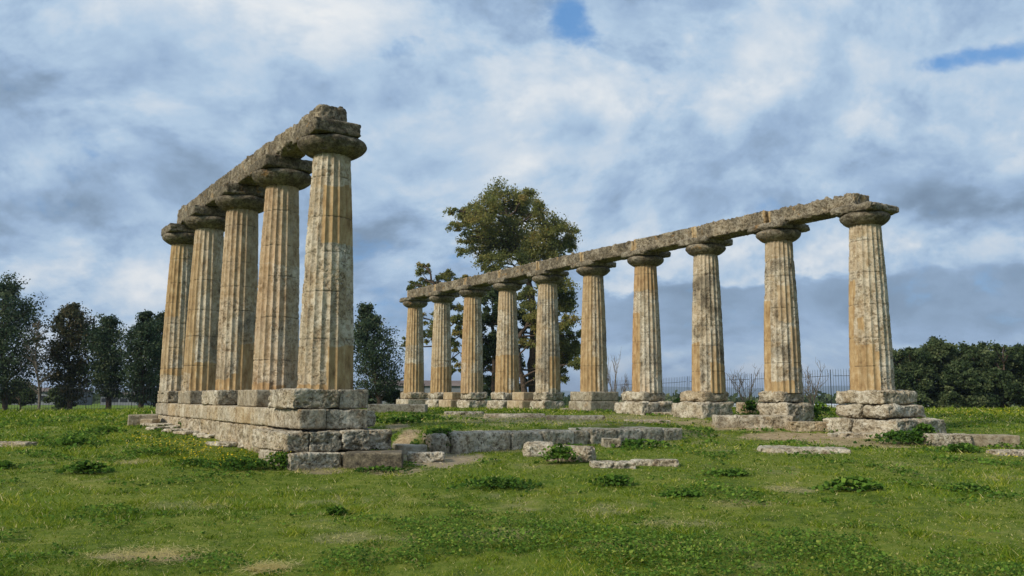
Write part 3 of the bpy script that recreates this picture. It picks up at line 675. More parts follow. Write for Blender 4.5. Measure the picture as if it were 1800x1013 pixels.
loose(213, 262, 730, 748, 1.0, 'brown flat topped block left of the far platform end', group=G1, kind='d', turn=.4, ochre=.3, dark=.4, amp=.02)
loose(246, 268, 737, 749, .5, 'small tan block touching the far platform end', group=G1, kind='d', ochre=.4, dark=.1)
loose(-25, 45, 778, 786, .5, 'long pale stone in the grass at the left edge', 'stone_slab', 'slab', G1, ochre=.3)
loose(645, 748, 711, 726, .8, 'long low grey block behind the left platform, before the farthest right columns', group=G1, kind='d', dark=.4, rough=.6, amp=.015)
for i, (a, b_, t_, bt, lab) in enumerate([(780, 850, 727, 729, 'sunken pale slab line in the grass near the leftmost columns'), (850, 960, 731, 733.5, 'sunken pale slab line in the middle of the temple floor'), (960, 1065, 734, 737, 'sunken pale slab line behind the low wall'),
                                   (985, 1085, 720, 722.5, 'sunken pale slab strip under the fifth column from the right'), (1150, 1215, 727, 730, 'sunken pale slab strip under the third column from the right'), (1100, 1180, 741, 744, 'sunken pale slab behind the right end of the low wall')]):
    loose(a, b_, t_, bt, .5, lab, 'stone_slab', 'slab', 'sunken slabs in the temple floor', sink=.2, amp=.02, ochre=.3, dark=.05, r=.03)
# low wall across the middle
_o = uv(OL, .03, 0); _k = (806 - 900) / F * math.cos(PIT)
W0 = uv(_o, 0, (_k * _o[1] - _o[0]) / (Vv[0] - _k * Vv[1]))
_m = uv(W0, 0, 2.9); WT = at_y(900 + F * _m[0] / _m[1] / math.cos(PIT), 756, _m[1])[2]; WB = gh(W0[:1], W0[1:2])[0] - .25

lw = thing('low_wall', 'low wall of grey lichen stained blocks with pale top across the temple floor', 'wall', (W0[0], W0[1], .5))
wpx = [806, 901, 957, 1012, 1040, 1086, 1130, 1167, 1202]
def wall_v(px):
    k = (px - 900) / F * math.cos(PIT)
    return (k * W0[1] - W0[0]) / (Vv[0] - k * Vv[1])
for i in range(8):
    v0, v1 = wall_v(wpx[i]) + .006, wall_v(wpx[i + 1]) - .006
    dk = [.0, .16, .13, .0, .05, .13, .18, .13][i]
    block('stone_block', W0, -.95 + random.uniform(-.15, .1), 0 + random.uniform(-.02, .02) + (-.06 if i == 3 else 0), v0, v1, WB, WT + random.uniform(-.02, .02), lw, **{**ROUGH, 'cell': .025, 'dark': dk, 'ochre': .12, 'r': .05, 'pit': .02, 'amp': .022})
block('stone_block', W0, -.9, -.25, -.34, -.01, WB, WT - .03, lw, **{**ROUGH, 'cell': .03, 'dark': .1, 'ochre': .2})
# flat foundation stones along the flank of the left platform
FS = [(247, 300, 747, 751), (262, 290, 753, 757), (290, 318, 757, 761), (300, 330, 750, 754), (310, 346, 760, 765), (330, 352, 757, 760), (352, 390, 766, 771), (372, 432, 778, 786), (395, 424, 772, 775), (424, 456, 782, 789), (345, 375, 765, 768), (465, 492, 793, 802)]
for i, (a, b_, t_, bt) in enumerate(FS):
    loose(a, b_, t_, bt, .8 if i != 7 else 1.1, 'flat foundation stone beside the platform, %s' % ['farthest', 'second from the far end', 'narrow one third from the far end', 'closest to the wall at the far end', 'long one in the far half', 'small one against the wall in the far half', 'middle one of the line', 'largest of the line', 'small one behind the largest', 'second largest, right of the largest', 'small one just left of the middle', 'nearest, beside the bushy weeds'][i],
          'foundation_stone', 'stone', 'flat foundation stones along the left platform', turn=-.5 + random.uniform(-.2, .2), sink=.0, amp=.025, r=.04, ochre=.05, dark=.03, rough=.6)

# ------------------------------------------------------------------ vegetation helpers
def cards(c, size, shade, aspect=1.8, up=None, flat=0.):
    """diamond leaf faces at centres c"""
    n = len(c); a = rs.normal(size=(n, 3))
    if up is not None: a = a * (1 - flat) + up * flat * 2
    a /= np.linalg.norm(a, axis=1)[:, None] + 1e-9
    b = np.cross(a, rs.normal(size=(n, 3))); b /= np.linalg.norm(b, axis=1)[:, None] + 1e-9
    s_ = np.broadcast_to(size, (n,))[:, None] * (.6 + .8 * rs.rand(n, 1))
    V = np.stack([c - a * s_ * aspect / 2, c + b * s_ / 2, c + a * s_ * aspect / 2, c - b * s_ / 2], 1).reshape(-1, 3)
    return V, np.arange(4 * n).reshape(-1, 4), np.repeat(shade, 4)
def crown_obj(name, pts, size, shade, mat, parent, aspect=1.8):
    V, Q, S = cards(pts, size, shade, aspect)
    return link(name, make_mesh(name, V, [Q], mat, {'shade': S}, False), parent)
def limb(mb, a, b, r0, r1, sag=.1, n=6, k=5):
    a = np.asarray(a, float); b = np.asarray(b, float); t = np.linspace(0, 1, n)[:, None]
    L = np.linalg.norm(b - a); mid = rs.normal(size=3) * sag * L
    pts = a + (b - a) * t + mid * (4 * t * (1 - t)) * .5 + rs.normal(size=(n, 3)) * L * .015 * (t * (1 - t) * 4)
    mb.tube(pts, np.linspace(r0, r1, n), k); return pts

def blob_tree(name, label, cat, Y, foot, trunk, blobs, nleaf, leaf, mat, bark, group=None, r0=.22, dj=1.6, clump=.33, aspect=2.2, fill=.55, bias=0.):
    """crown of leaf clumps; blobs are (px, py, radius px) at depth about Y"""
    b0 = at_y(foot[0], foot[1], Y); b0[2] = gh(np.array([b0[0]]), np.array([b0[1]]))[0] - .1
    t = thing(name, label, cat, tuple(b0), group); mb = MB(); sc = Y * math.cos(PIT) / F
    tp = [np.zeros(3)] + [at_y(px, py, Y) - b0 for px, py in trunk]
    tp = np.array(tp); dense = np.concatenate([tp[i] + (tp[i + 1] - tp[i]) * np.linspace(0, 1, 6)[:-1, None] for i in range(len(tp) - 1)] + [tp[-1:]])
    mb.tube(dense + np.concatenate([np.zeros((1, 3)), rs.normal(size=(len(dense) - 1, 3)) * .05]), np.linspace(r0, r0 * .3, len(dense)), 8)
    P_, S_ = [], []
    tot = sum(b[2] ** 2 for b in blobs)
    for (px, py, rp) in blobs:
        R = rp * sc; c = at_y(px, py, Y + random.uniform(-dj, dj)) - b0
        j = np.argmin(np.linalg.norm(dense - (c - np.array([0, 0, R * 1.1])), axis=1) + 1.5 * np.maximum(0, dense[:, 2] - c[2]))
        pts = limb(mb, dense[j], c, r0 * .32, .035, .12)
        nb = max(5, int(26 * fill * (R / 1.2) ** 1.3)); n_l = int(nleaf * rp ** 2 / tot / nb) + 1
        dirs = rs.normal(size=(nb, 3)); dirs /= np.linalg.norm(dirs, axis=1)[:, None]
        cc = c + dirs * R * (.35 + .65 * rs.rand(nb, 1) ** .5) * np.array([1, 1, .9])
        for q in cc:
            if rs.rand() < .55: limb(mb, pts[rs.randint(2, 6)], q, .03, .012, .1, 4, 4)
            sg = R * clump * (.55 + .7 * rs.rand()); g = rs.normal(size=(n_l, 3)) * sg * np.array([.62, .62, .42])
            g[:, 2] -= .15 * (g[:, 0] ** 2 + g[:, 1] ** 2) / max(sg, .1)
            P_.append(q + g); S_.append(np.clip(.45 + bias + .22 * rs.randn() + .16 * rs.randn(n_l) + .12 * dirs[0][2], 0, 1))
    mb.build('trunk', bark, t)
    crown_obj('crown', np.concatenate(P_), leaf, np.concatenate(S_), mat, t, aspect)
    return t
def conifer(label, px, py_top, py_foot, Y, prof, nleaf, mat, group, leaf=.13, lean=0., name='pine_tree', bare=False):
    """prof: list of (height fraction, half width px)"""
    b0 = at_y(px, py_foot, Y); b0[2] = gh(np.array([b0[0]]), np.array([b0[1]]))[0] - .08
    top = at_y(px + lean, py_top, Y); H = top[2] - b0[2]; sc = Y * math.cos(PIT) / F
    t = thing(name, label, 'tree', tuple(b0), group); mb = MB()
    tz = np.linspace(0, 1, 12); tr = np.stack([(top[0] - b0[0]) * tz + .08 * np.sin(tz * 7), .08 * np.cos(tz * 5) - .08, H * tz * .97], -1)
    mb.tube(tr, np.linspace(.16 if not bare else .07, .02, 12), 7)
    hs = np.array([p[0] for p in prof]); ws = np.array([p[1] for p in prof]) * sc
    P_, S_ = [], []; nbr = 95 if not bare else 46
    for i in range(nbr):
        h = hs[0] + (1 - hs[0]) * (i + rs.rand()) / nbr; wv = np.interp(h, hs, ws) * (.6 + .5 * rs.rand()); an = rs.rand() * 6.283
        o_ = np.array([np.interp(h, tz, tr[:, 0]), np.interp(h, tz, tr[:, 1]), H * h * .97])
        e = o_ + np.array([math.cos(an) * wv, math.sin(an) * wv, wv * (.45 + .4 * rs.rand()) * (1 if h < .9 else 2.2)])
        pts = limb(mb, o_ - np.array([0, 0, .2 * wv]), e, .035, .008, .12, 6, 4)
        if bare:
            for _ in range(4): q = pts[rs.randint(2, 6)]; limb(mb, q, q + rs.normal(size=3) * .3 * wv + np.array([0, 0, .2 * wv]), .012, .005, .1, 4, 3)
            if rs.rand() > .18: continue
        m = int(nleaf * 1.2 / nbr); f = .25 + .80 * rs.rand(5) ** .6
        for ff in f:
            q = o_ + (e - o_) * min(ff, 1.) + rs.normal(size=3) * .16 * wv; k = max(1, m // 5)
            P_.append(q + rs.normal(size=(k, 3)) * np.array([.15, .15, .085]) * (.5 + wv)); S_.append(np.clip(.42 + .25 * rs.randn() + .15 * rs.randn(k), 0, 1))
    mb.build('trunk', BARK if not bare else BARK_PALE, t)
    crown_obj('crown', np.concatenate(P_), leaf, np.concatenate(S_), mat, t, 2.0)
    return t

# ------------------------------------------------------------------ trees
blob_tree('eucalyptus_tree', 'tallest eucalyptus with olive and rusty crown rising above the long colonnade', 'tree', 66, (937, 700), [(936, 640), (940, 570), (930, 500), (905, 430), (890, 375)],
  [(885, 350, 32), (912, 352, 26), (858, 372, 30), (915, 385, 34), (828, 372, 24), (812, 388, 16), (850, 402, 34), (885, 405, 38), (845, 428, 26), (820, 418, 14), (905, 432, 36), (945, 370, 18), (962, 395, 28), (985, 412, 26), (955, 425, 34), (1000, 432, 14), (935, 458, 34), (870, 455, 24), (852, 462, 16), (978, 445, 24), (803, 372, 16), (800, 400, 12), (812, 440, 12), (1005, 412, 14), (925, 345, 16)],
  50000, .082, EUC, BARK, 'eucalyptus trees behind the long colonnade', .38, 3., .42, 2.4, .62, .06)
blob_tree('eucalyptus_tree', 'broad lower eucalyptus with thin forked trunk seen between the middle columns', 'tree', 62, (925, 703), [(915, 650), (905, 600), (935, 560), (960, 530)],
  [(985, 500, 26), (1003, 530, 20), (975, 535, 26), (960, 570, 18), (1000, 612, 26), (985, 632, 24), (1010, 590, 14), (925, 520, 20), (965, 490, 24), (1012, 640, 14), (950, 600, 18), (968, 650, 20), (985, 585, 18), (940, 550, 20), (1000, 565, 18), (990, 660, 14), (925, 600, 14)],
  38000, .082, EUC, BARK, 'eucalyptus trees behind the long colonnade', .24, 2., .40, 2.4, .6, -.04)
blob_tree('eucalyptus_tree', 'dark green tree filling the gaps between the third and fourth columns from the left', 'tree', 64, (870, 703), [(868, 640), (866, 570), (872, 520)],
  [(865, 525, 22), (858, 560, 24), (885, 548, 20), (866, 600, 26), (890, 615, 20), (850, 640, 22), (872, 660, 24), (838, 590, 16), (905, 580, 16), (905, 640, 16), (845, 675, 18), (905, 545, 18), (915, 675, 14), (860, 690, 16), (890, 690, 14), (925, 560, 16)],
  34000, .10, DARKLEAF, BARK, 'eucalyptus trees behind the long colonnade', .22, 2., .34, 2.2, .6, .08)
blob_tree('eucalyptus_tree', 'small sparse eucalyptus with drooping brownish foliage behind the leftmost columns', 'tree', 62, (790, 705), [(785, 640), (780, 560), (765, 505), (752, 470)],
  [(748, 468, 14), (742, 488, 18), (768, 490, 20), (722, 503, 12), (796, 487, 18), (820, 492, 10), (762, 512, 18), (735, 515, 12), (712, 600, 9), (770, 575, 20), (790, 600, 22), (805, 560, 18), (785, 635, 18), (800, 540, 16), (742, 560, 12), (808, 620, 14), (752, 590, 14), (770, 545, 16), (800, 650, 14), (815, 585, 14), (812, 520, 14), (775, 665, 10)],
  15000, .085, EUC, BARK, 'eucalyptus trees behind the long colonnade', .18, 1.6, .32, 2.4, .5, .02)
conifer('dark lone pine standing between the left colonnade and the long colonnade', 668, 537, 716, 54, [(.08, 36), (.2, 44), (.4, 48), (.6, 38), (.75, 26), (.88, 14), (1, 5)], 13000, PINE, 'pine trees by the fence', .075, -26)
conifer('tallest pine, cut by the left edge, with a long branch to the right', 8, 512, 722, 50, [(.1, 45), (.25, 62), (.5, 64), (.7, 56), (.85, 42), (1, 14)], 17000, PINE, 'pine trees by the fence', .075)
conifer('bushy brownish pine, second of the left row, with rounded top', 122, 537, 722, 51, [(.10, 30), (.2, 35), (.4, 33), (.6, 37), (.78, 31), (.9, 17), (1, 3)], 13000, PINE_BROWN, 'pine trees by the fence', .075, 4)
conifer('broad short pine between the brownish pine and the leaning pine', 190, 565, 722, 51, [(.14, 22), (.25, 30), (.5, 34), (.72, 33), (.86, 22), (1, 5)], 11000, PINE, 'pine trees by the fence', .075)
conifer('leaning narrow pine left of the farthest left column', 246, 549, 722, 50, [(.1, 22), (.25, 30), (.5, 30), (.75, 24), (.9, 12), (1, 4)], 10000, PINE, 'pine trees by the fence', .075, 12)
conifer('dark pine partly hidden behind the farthest left column', 284, 552, 722, 54, [(.12, 24), (.25, 29), (.5, 30), (.75, 24), (.9, 13), (1, 4)], 11000, PINE, 'pine trees by the fence', .075)
conifer('thin almost bare tree between the tallest pine and the brownish pine', 68, 566, 722, 49, [(.2, 20), (.4, 26), (.7, 20), (1, 6)], 900, PINE_BROWN, None, .10, 0, 'bare_tree', True)
HT = [(1600, 612, 640, 30), (1650, 600, 720, 40), (1712, 606, 720, 40), (1762, 606, 720, 42), (1815, 602, 720, 44), (1685, 640, 720, 30)]
HL = ['dark evergreen nearest to the rightmost column', 'tall dark evergreen with feathery top right of the rightmost column', 'dense dark evergreen in the middle of the right hand clump', 'dark evergreen behind yellow flowers at the far right', 'dark evergreen cut by the right edge', 'low dark evergreen filling the front of the right hand clump']
for i, (px, pt, pf, hw) in enumerate(HT):
    bl = []
    for j in range(24):
        f = random.random(); bl.append((px + random.uniform(-1, 1) * hw * .95, pt + 12 + f * (704 - pt), 15 + 7 * random.random()))
    bl += [(px - hw * .3, pt + 6, 7), (px + hw * .35, pt + 9, 7), (px + hw * .05, pt + 4, 6)]
    blob_tree('evergreen_tree', HL[i], 'tree', 56 + 1.5 * (i % 3) - (3 if i == 5 else 0), (px, 722), [(px, 670), (px + 3, 640)], bl, 30000, .10, DARKLEAF, BARK, 'evergreens at the right', .14, 1.6, .4, 1.9, .9, .0)
# undergrowth between the pines
for (px, py, rp, lab) in [(110, 698, 18, 'dark bush behind the fence under the brownish pine'), (35, 690, 22, 'dark bush behind the fence at the left edge'), (265, 694, 16, 'dark bush behind the fence beside the platform end'), (690, 695, 16, 'dark bush under the lone pine'), (640, 698, 14, 'small dark bush beside the nearest left column')]:
    blob_tree('bush', lab, 'bush', 55, (px, 724), [(px, py)], [(px, py, rp), (px - rp * .7, py + 8, rp * .7), (px + rp * .7, py + 9, rp * .7)], 6000, .09, DARKLEAF, BARK, 'bushes under the pines', .05, .8, .4, 1.8, .8, -.1)

# bare shrubs behind the right plinths
def bare_shrub(label, px, py_top, py_foot, Y, hw):
    b0 = at_y(px, py_foot, Y); b0[2] = gh(np.array([b0[0]]), np.array([b0[1]]))[0] - .05
    top = at_y(px, py_top, Y)[2] - b0[2]; wv = hw * Y / F
    t = thing('bare_shrub', label, 'shrub', tuple(b0), 'leafless shrubs by the fence'); mb = MB()
    for i in range(6):
        e = np.array([rs.uniform(-1, 1) * wv, rs.uniform(-1, 1) * wv, top * rs.uniform(.6, 1.)]); pts = limb(mb, np.array([rs.uniform(-.05, .05), 0, 0]), e, .03, .008, .15, 8, 4)
        for _ in range(6):
            k = rs.randint(2, 8); q = pts[k]; e2 = q + np.array([rs.uniform(-.5, .5) * wv, rs.uniform(-.5, .5) * wv, rs.uniform(.1, .35) * top]); p2 = limb(mb, q, e2, .012, .005, .15, 5, 3)
            for _ in range(3): q2 = p2[rs.randint(1, 5)]; limb(mb, q2, q2 + rs.normal(size=3) * .16 * wv + np.array([0, 0, .08 * top]), .006, .003, .1, 3, 3)
    mb.build('branches', BARK_PALE, t)
bare_shrub('leafless twiggy shrub between the second and third columns from the right', 1312, 646, 720, 37, 26)
bare_shrub('leafless twiggy shrub between the two rightmost columns', 1425, 652, 722, 36, 28)
bare_shrub('thin leafless shrub between the fourth and fifth columns from the right', 1076, 640, 715, 50, 14)
bare_shrub('small leafless shrub left of the fourth column from the right', 1098, 665, 715, 52, 10)

# ------------------------------------------------------------------ fences
def fence(label, p0, p1, h0, sp, group=None):
    p0 = np.array(p0, float); p1 = np.array(p1, float); L = np.linalg.norm(p1 - p0); d = (p1 - p0) / L
    z0 = gh(p0[:1], p0[1:2])[0]
    t = thing('metal_fence', label, 'fence', (p0[0], p0[1], z0), group)
    npn = max(1, int(round(L / 2.6)))
    for i in range(npn + 1):
        q = d * L * i / npn; z = gh(np.array([p0[0] + q[0]]), np.array([p0[1] + q[1]]))[0] - z0
        mb = MB(); mb.box((q[0], q[1], z + h0 * .5 + .02), (.014, .014, h0 * .5 + .02)); mb.build('post', METAL, t, smooth=False)
    for i in range(npn):
        mb = MB(); n = int(L / npn / sp)
        ends = []
        for j in range(1, n):
            f = (i + j / n) / npn; q = d * L * f; z = gh(np.array([p0[0] + q[0]]), np.array([p0[1] + q[1]]))[0] - z0
            mb.tube([(q[0], q[1], z + .04), (q[0], q[1], z + h0), (q[0], q[1], z + h0 + .07)], [.008, .008, .003], 5); ends.append((q[0], q[1], z))
        for hh in (.18, h0 * .86):
            mb.tube([(e[0], e[1], e[2] + hh) for e in ends], .011, 4)
        mb.build('picket_panel', METAL, t)
fence('dark metal picket fence in front of the pines on the left', (-36, 49.), (-13.4, 49.), 1.5, .15)
fence('dark metal picket fence behind the lone pine', (-10.2, 56.), (-5.6, 57.), 1.5, .15)
fence('dark metal picket fence receding behind the right columns', (15.5, 37.5), (6.5, 57.), 1.75, .15)

# ------------------------------------------------------------------ far country
HILL = mat_plain("far_hill", (.10, .135, .12), .95, (.06, .09, .075), .004)
def ridge(name, Y, z0, prof, mat):
    """a solid ridge across the plain: prof = (x, height)"""
    xs_ = np.linspace(prof[0][0], prof[-1][0], 160); hz = np.interp(xs_, [p[0] for p in prof], [p[1] for p in prof])
    hz = hz * (1 + .18 * fbm(np.stack([xs_ * .004, xs_ * 0, xs_ * 0 + Y], -1), 4)) + 1.
    rows = []
    for f, yy in ((0, Y), (.7, Y + 250), (1, Y + 500), (.6, Y + 900), (0, Y + 1400)): rows.append(np.stack([xs_, np.full_like(xs_, yy), z0 + hz * f], -1))
    V = np.concatenate(rows); n = len(xs_)
    i, j = np.meshgrid(np.arange(4), np.arange(n - 1), indexing='ij')
    o = link(name, make_mesh(name, V, [np.stack([i * n + j, i * n + j + 1, (i + 1) * n + j + 1, (i + 1) * n + j], -1).reshape(-1, 4)], mat)); tag(o, kind='structure')
ridge('hills', 4200, -3, [(-4000, 20), (-1500, 26), (-300, 32), (60, 44), (400, 30), (700, 60), (1200, 52), (1700, 66), (2600, 50), (4500, 60)], HILL)
def woods():
    P_ = []
    for _ in range(420):
        x = rs.uniform(-130, 150); y = rs.uniform(150, 230); h = rs.uniform(.8, 1.9); n = 46
        z = gh(np.array([x]), np.array([y]))[0]
        P_.append(np.array([x, y, z + h * .45]) + rs.normal(size=(n, 3)) * np.array([1.7, 1.4, h * .42]))
    P_ = np.concatenate(P_)
    V, Q, S = cards(P_, .8, np.clip(.5 + .25 * rs.randn(len(P_)), 0, 1), 1.6)
    o = link('far_woods', make_mesh('far_woods', V, [Q], DARKLEAF, {'shade': S}, False)); tag(o, 'far strip of dark scrub and woodland across the plain', 'woodland', None, 'stuff')
woods()
PLASTIC = mat_plain("white_greenhouse_film", (.62, .64, .66), .45, (.5, .52, .54), .3)
def greenhouse(label, x0, x1, y, depth, h):
    z = gh(np.array([x0]), np.array([y]))[0] - .1; t = thing('greenhouse', label, 'greenhouse', ((x0 + x1) / 2, y, z), 'white greenhouses on the plain')
    n = 10; bays = max(1, int((x1 - x0) / 7)); mb = MB()
    for k in range(bays):
        a = x0 + (x1 - x0) * k / bays - (x0 + x1) / 2; b_ = a + (x1 - x0) / bays - .15; th = np.linspace(0, np.pi, n)
        px_ = (a + b_) / 2 - np.cos(th) * (b_ - a) / 2; pz = h * (.55 + .45 * np.sin(th)); pz[0] = pz[-1] = 0
        V = np.concatenate([np.stack([px_, np.full(n, yy), pz], -1) for yy in (0, depth)])
        mb.add(V, [[i, i + 1, n + i + 1, n + i] for i in range(n - 1)])
        mb.add(np.stack([px_, np.zeros(n), pz], -1), [[0, i, i + 1, i + 2] for i in range(1, n - 2, 2)])
    mb.build('film_cover', PLASTIC, t, smooth=False)
PLASTER = mat_plain("grey_plaster", (.22, .23, .24), .8, (.16, .17, .18), .6); ROOF = mat_plain("dull_roof", (.20, .15, .12), .8, (.13, .10, .09), .8); GLASS = mat_plain("dark_window", (.03, .035, .04), .2, (.02, .02, .025), 1.)
greenhouse('long white greenhouse roof seen between the rightmost columns', 38, 60, 122, 16, .58)
greenhouse('white greenhouse roof seen between the second and third columns from the right', 27, 36.8, 124, 16, .62)
def house(label, px, Y, wd_, h, dp=8):
    c = at_y(px, 690, Y); z = gh(np.array([c[0]]), np.array([Y]))[0] - .1
    t = thing('farm_building', label, 'building', (c[0], Y, z), 'distant farm buildings')
    mb = MB(); mb.box((0, 0, h / 2), (wd_ / 2, dp / 2, h / 2)); mb.build('wall', PLASTER, t, smooth=False)
    mb = MB(); a, b_, e = wd_ / 2 + .3, dp / 2 + .3, h * .28
    mb.add([[-a, -b_, h + .01], [a, -b_, h + .01], [a, 0, h + e], [-a, 0, h + e], [-a, b_, h + .01], [a, b_, h + .01], [-a, 0, h + .01], [a, 0, h + .01]], [[0, 1, 2, 3], [3, 2, 5, 4], [0, 3, 4, 6], [1, 7, 5, 2]]); mb.build('roof', ROOF, t, smooth=False)
    for i in range(4):
        m2 = MB(); m2.box((-wd_ / 2 + wd_ * (i + .5) / 4, -dp / 2 - .02, h * .55), (.5, .04, h * .16)); m2.build('window', GLASS, t, smooth=False)
house('distant grey farm building between the two leftmost columns', 752, 125, 13, 2.9)
house('distant grey building behind the left pines near the platform', 232, 125, 5, 1.5)
house('small distant pale building behind the fence among the left pines', 88, 122, 8, 1.9)

# ------------------------------------------------------------------ grass, weeds, flowers
FOOT = []      # oriented rectangles without grass: origin, u0,u1,v0,v1
FOOT.append((OL, -12.4, 1.15, -.66, .85))
for k in range(10): FOOT.append((uv(OR, -SP * k, 0), -.6, .65, -.6, .65))
FOOT.append((W0, -.9, -.03, -.55, wall_v(1200)))
def blocked(x, y):
    m = np.zeros(len(x), bool)
    for (o, u0, u1, v0, v1) in FOOT:
        du = (x - o[0]) * U[0] + (y - o[1]) * U[1]; dv = (x - o[0]) * Vv[0] + (y - o[1]) * Vv[1]
        m |= (du > u0) & (du < u1) & (dv > v0) & (dv < v1)
    for (c, tn, a, b) in STONES:
        dx, dy = x - c[0], y - c[1]; du = dx * math.cos(tn) + dy * math.sin(tn); dv = -dx * math.sin(tn) + dy * math.cos(tn)
        m |= (np.abs(du) < a) & (np.abs(dv) < b)
    return m
def grass():
    VV, TT, SS, n0 = [], [], [], 0
    for (r0, r1, dens, wd_, hb) in ((6., 9.5, 3600, .0044, .040), (9.5, 13., 2100, .0058, .042), (13., 19, 950, .008, .045), (19, 30, 320, .014, .05), (30, 46, 110, .026, .07), (46, 66, 38, .045, .10)):
        A0 = .66; n = int(A0 * (r1 ** 2 - r0 ** 2) * dens)
        r = np.sqrt(rs.uniform(r0 ** 2, r1 ** 2, n)); an = rs.uniform(-A0, A0, n); x = np.sin(an) * r; y = np.cos(an) * r
        d, g, l = ground_masks(x, y)
        tuft = fbm(np.stack([x * 2.4, y * 2.4, np.full_like(x, 5.)], -1), 3)
        keep = (rs.rand(n) > np.clip(d * 1.25 + g * 1.05 - .25 * sstep(tuft, .1, .4), 0, .97)) & ~blocked(x, y) & (rs.rand(n) < .55 + .9 * sstep(tuft, -.3, .3))
        x, y, d, l, tuft, an = [q_[keep] for q_ in (x, y, d, l, tuft, an)]; n = len(x); z = gh(x, y) - .012
        h = hb * (.40 + 1.2 * rs.rand(n) ** 1.6) * (1 + .5 * sstep(tuft, .15, .5)) * (.6 + .55 * l + .5 * sstep(tuft, 0, .5)) * (1 - .45 * d)
        yaw = rs.rand(n) * 6.283; lean = rs.uniform(.2, 1.9, n); ld = rs.rand(n) * 6.283
        wv = np.stack([np.cos(yaw), np.sin(yaw), yaw * 0], -1) * (wd_ * (.6 + .8 * rs.rand(n)))[:, None]
        b0 = np.stack([x, y, z], -1); tip = b0 + np.stack([np.cos(ld) * lean * h, np.sin(ld) * lean * h, h], -1)
        sh = np.clip(.27 + .22 * rs.randn(n) + .08 * l + .30 * d + .50 * fbm(np.stack([x * .7, y * .7, np.full_like(x, 7.)], -1), 4) + .35 * tuft, 0, .74)
        dry = rs.rand(n) < .06 + .35 * d + .10 * (1 - l) * sstep(tuft, .3, -.3); sh = np.where(dry, .85 + .15 * rs.rand(n), sh)
        V = np.stack([b0 - wv, b0 + wv, tip], 1).reshape(-1, 3)
        VV.append(V); TT.append(np.arange(3 * n).reshape(-1, 3) + n0); SS.append(np.repeat(sh, 3)); n0 += 3 * n
    o = link('grass', make_mesh('grass', np.concatenate(VV), [np.concatenate(TT)], GRASS, {'shade': np.concatenate(SS)}, False)); tag(o, 'short green meadow grass around the ruins', 'grass', None, 'stuff')
grass()
def straw():
    P_ = []
    for (px, py, wx, wy, k_, s_), pc in zip(PATCH, _pc):
        if k_ or py < 800: continue
        n = int(1100 * s_ if py > 950 else 320 * s_); x = pc[0][0] + rs.normal(size=n) * pc[1] * .55; y = pc[0][1] + rs.normal(size=n) * pc[2] * .6
        P_.append(np.stack([x, y, gh(x, y)], -1))
    P_ = np.concatenate(P_); n = len(P_); a = rs.rand(n) * 6.283; L = .03 + .07 * rs.rand(n); sc_ = np.clip(P_[:, 1] / 12, .8, 2)
    d_ = np.stack([np.cos(a), np.sin(a), rs.normal(size=n) * .12], -1) * L[:, None]; w_ = np.stack([-np.sin(a), np.cos(a), a * 0], -1) * (.0022 * sc_)[:, None]
    c = P_ + np.array([0, 0, .008]) + np.stack([a * 0, a * 0, .02 * rs.rand(n)], -1)
    V = np.stack([c - d_ - w_, c - d_ + w_, c + d_ + w_, c + d_ - w_], 1).reshape(-1, 3)
    o = link('dry_straw', make_mesh('dry_straw', V, [np.arange(4 * n).reshape(-1, 4)], GRASS, {'shade': np.repeat(.86 + .14 * rs.rand(n), 4)}, False)); tag(o, 'dry straw lying on the bare patches', 'straw', None, 'stuff')
straw()
def leaf_hex(c, r, tilt, shade):
    """small rounded leaf faces, roughly facing up"""
    n = len(c); up = np.array([0, 0, 1.]) + rs.normal(size=(n, 3)) * tilt; up /= np.linalg.norm(up, axis=1)[:, None]
    a = np.cross(up, rs.normal(size=(n, 3))); a /= np.linalg.norm(a, axis=1)[:, None]; b = np.cross(up, a)
    t = np.arange(6) / 6 * 2 * np.pi; rr = np.array([1., .85, 1.05, .8, 1.05, .85])
    V = c[:, None, :] + r[:, None, None] * rr[None, :, None] * (np.cos(t)[None, :, None] * a[:, None, :] + np.sin(t)[None, :, None] * b[:, None, :])
    return V.reshape(-1, 3), np.arange(6 * n).reshape(-1, 6), np.repeat(shade, 6)
def low_weeds():
    n = 420000; A0 = .66; r = np.exp(rs.uniform(np.log(6.2), np.log(34), n)); an = rs.uniform(-A0, A0, n); x = np.sin(an) * r; y = np.cos(an) * r
    d, g, l = ground_masks(x, y)
    f = fbm(np.stack([x * .55, y * .55, np.full_like(x, 21.)], -1), 4) + .5 * fbm(np.stack([x * 2.3, y * 2.3, np.full_like(x, 2.)], -1), 3)
    f = f + .55 * np.exp(-((x - 2.6) / 2.8) ** 2 - ((y - 8.7) / 1.3) ** 2) + .22 * np.exp(-((x + .4) / 1.6) ** 2 - ((y - 9.2) / 1.) ** 2) + .12 * sstep(-x, 4, 8)
    keep = (rs.rand(n) < sstep(f, .10, .42)) & (d + g < .5) & ~blocked(x, y)
    x, y, f, r = x[keep], y[keep], f[keep], r[keep]; n = len(x)
    h = .02 + .09 * rs.rand(n) * sstep(f, .1, .6)
    s_ = (.006 + .016 * rs.rand(n) ** 2 + .012 * sstep(f, .5, .9) * rs.rand(n)) * np.clip(r / 11, .85, 2.4)
    V, Q, S = leaf_hex(np.stack([x, y, gh(x, y) + h], -1), s_, .5, np.clip(.56 + .28 * rs.randn(n) + .25 * (h / .11 - .4), 0, 1))
    o = link('low_weeds', make_mesh('low_weeds', V, [Q], WEED, {'shade': S}, False)); tag(o, 'patches of small round leaved ground weeds in the grass', 'weeds', None, 'stuff')
low_weeds()
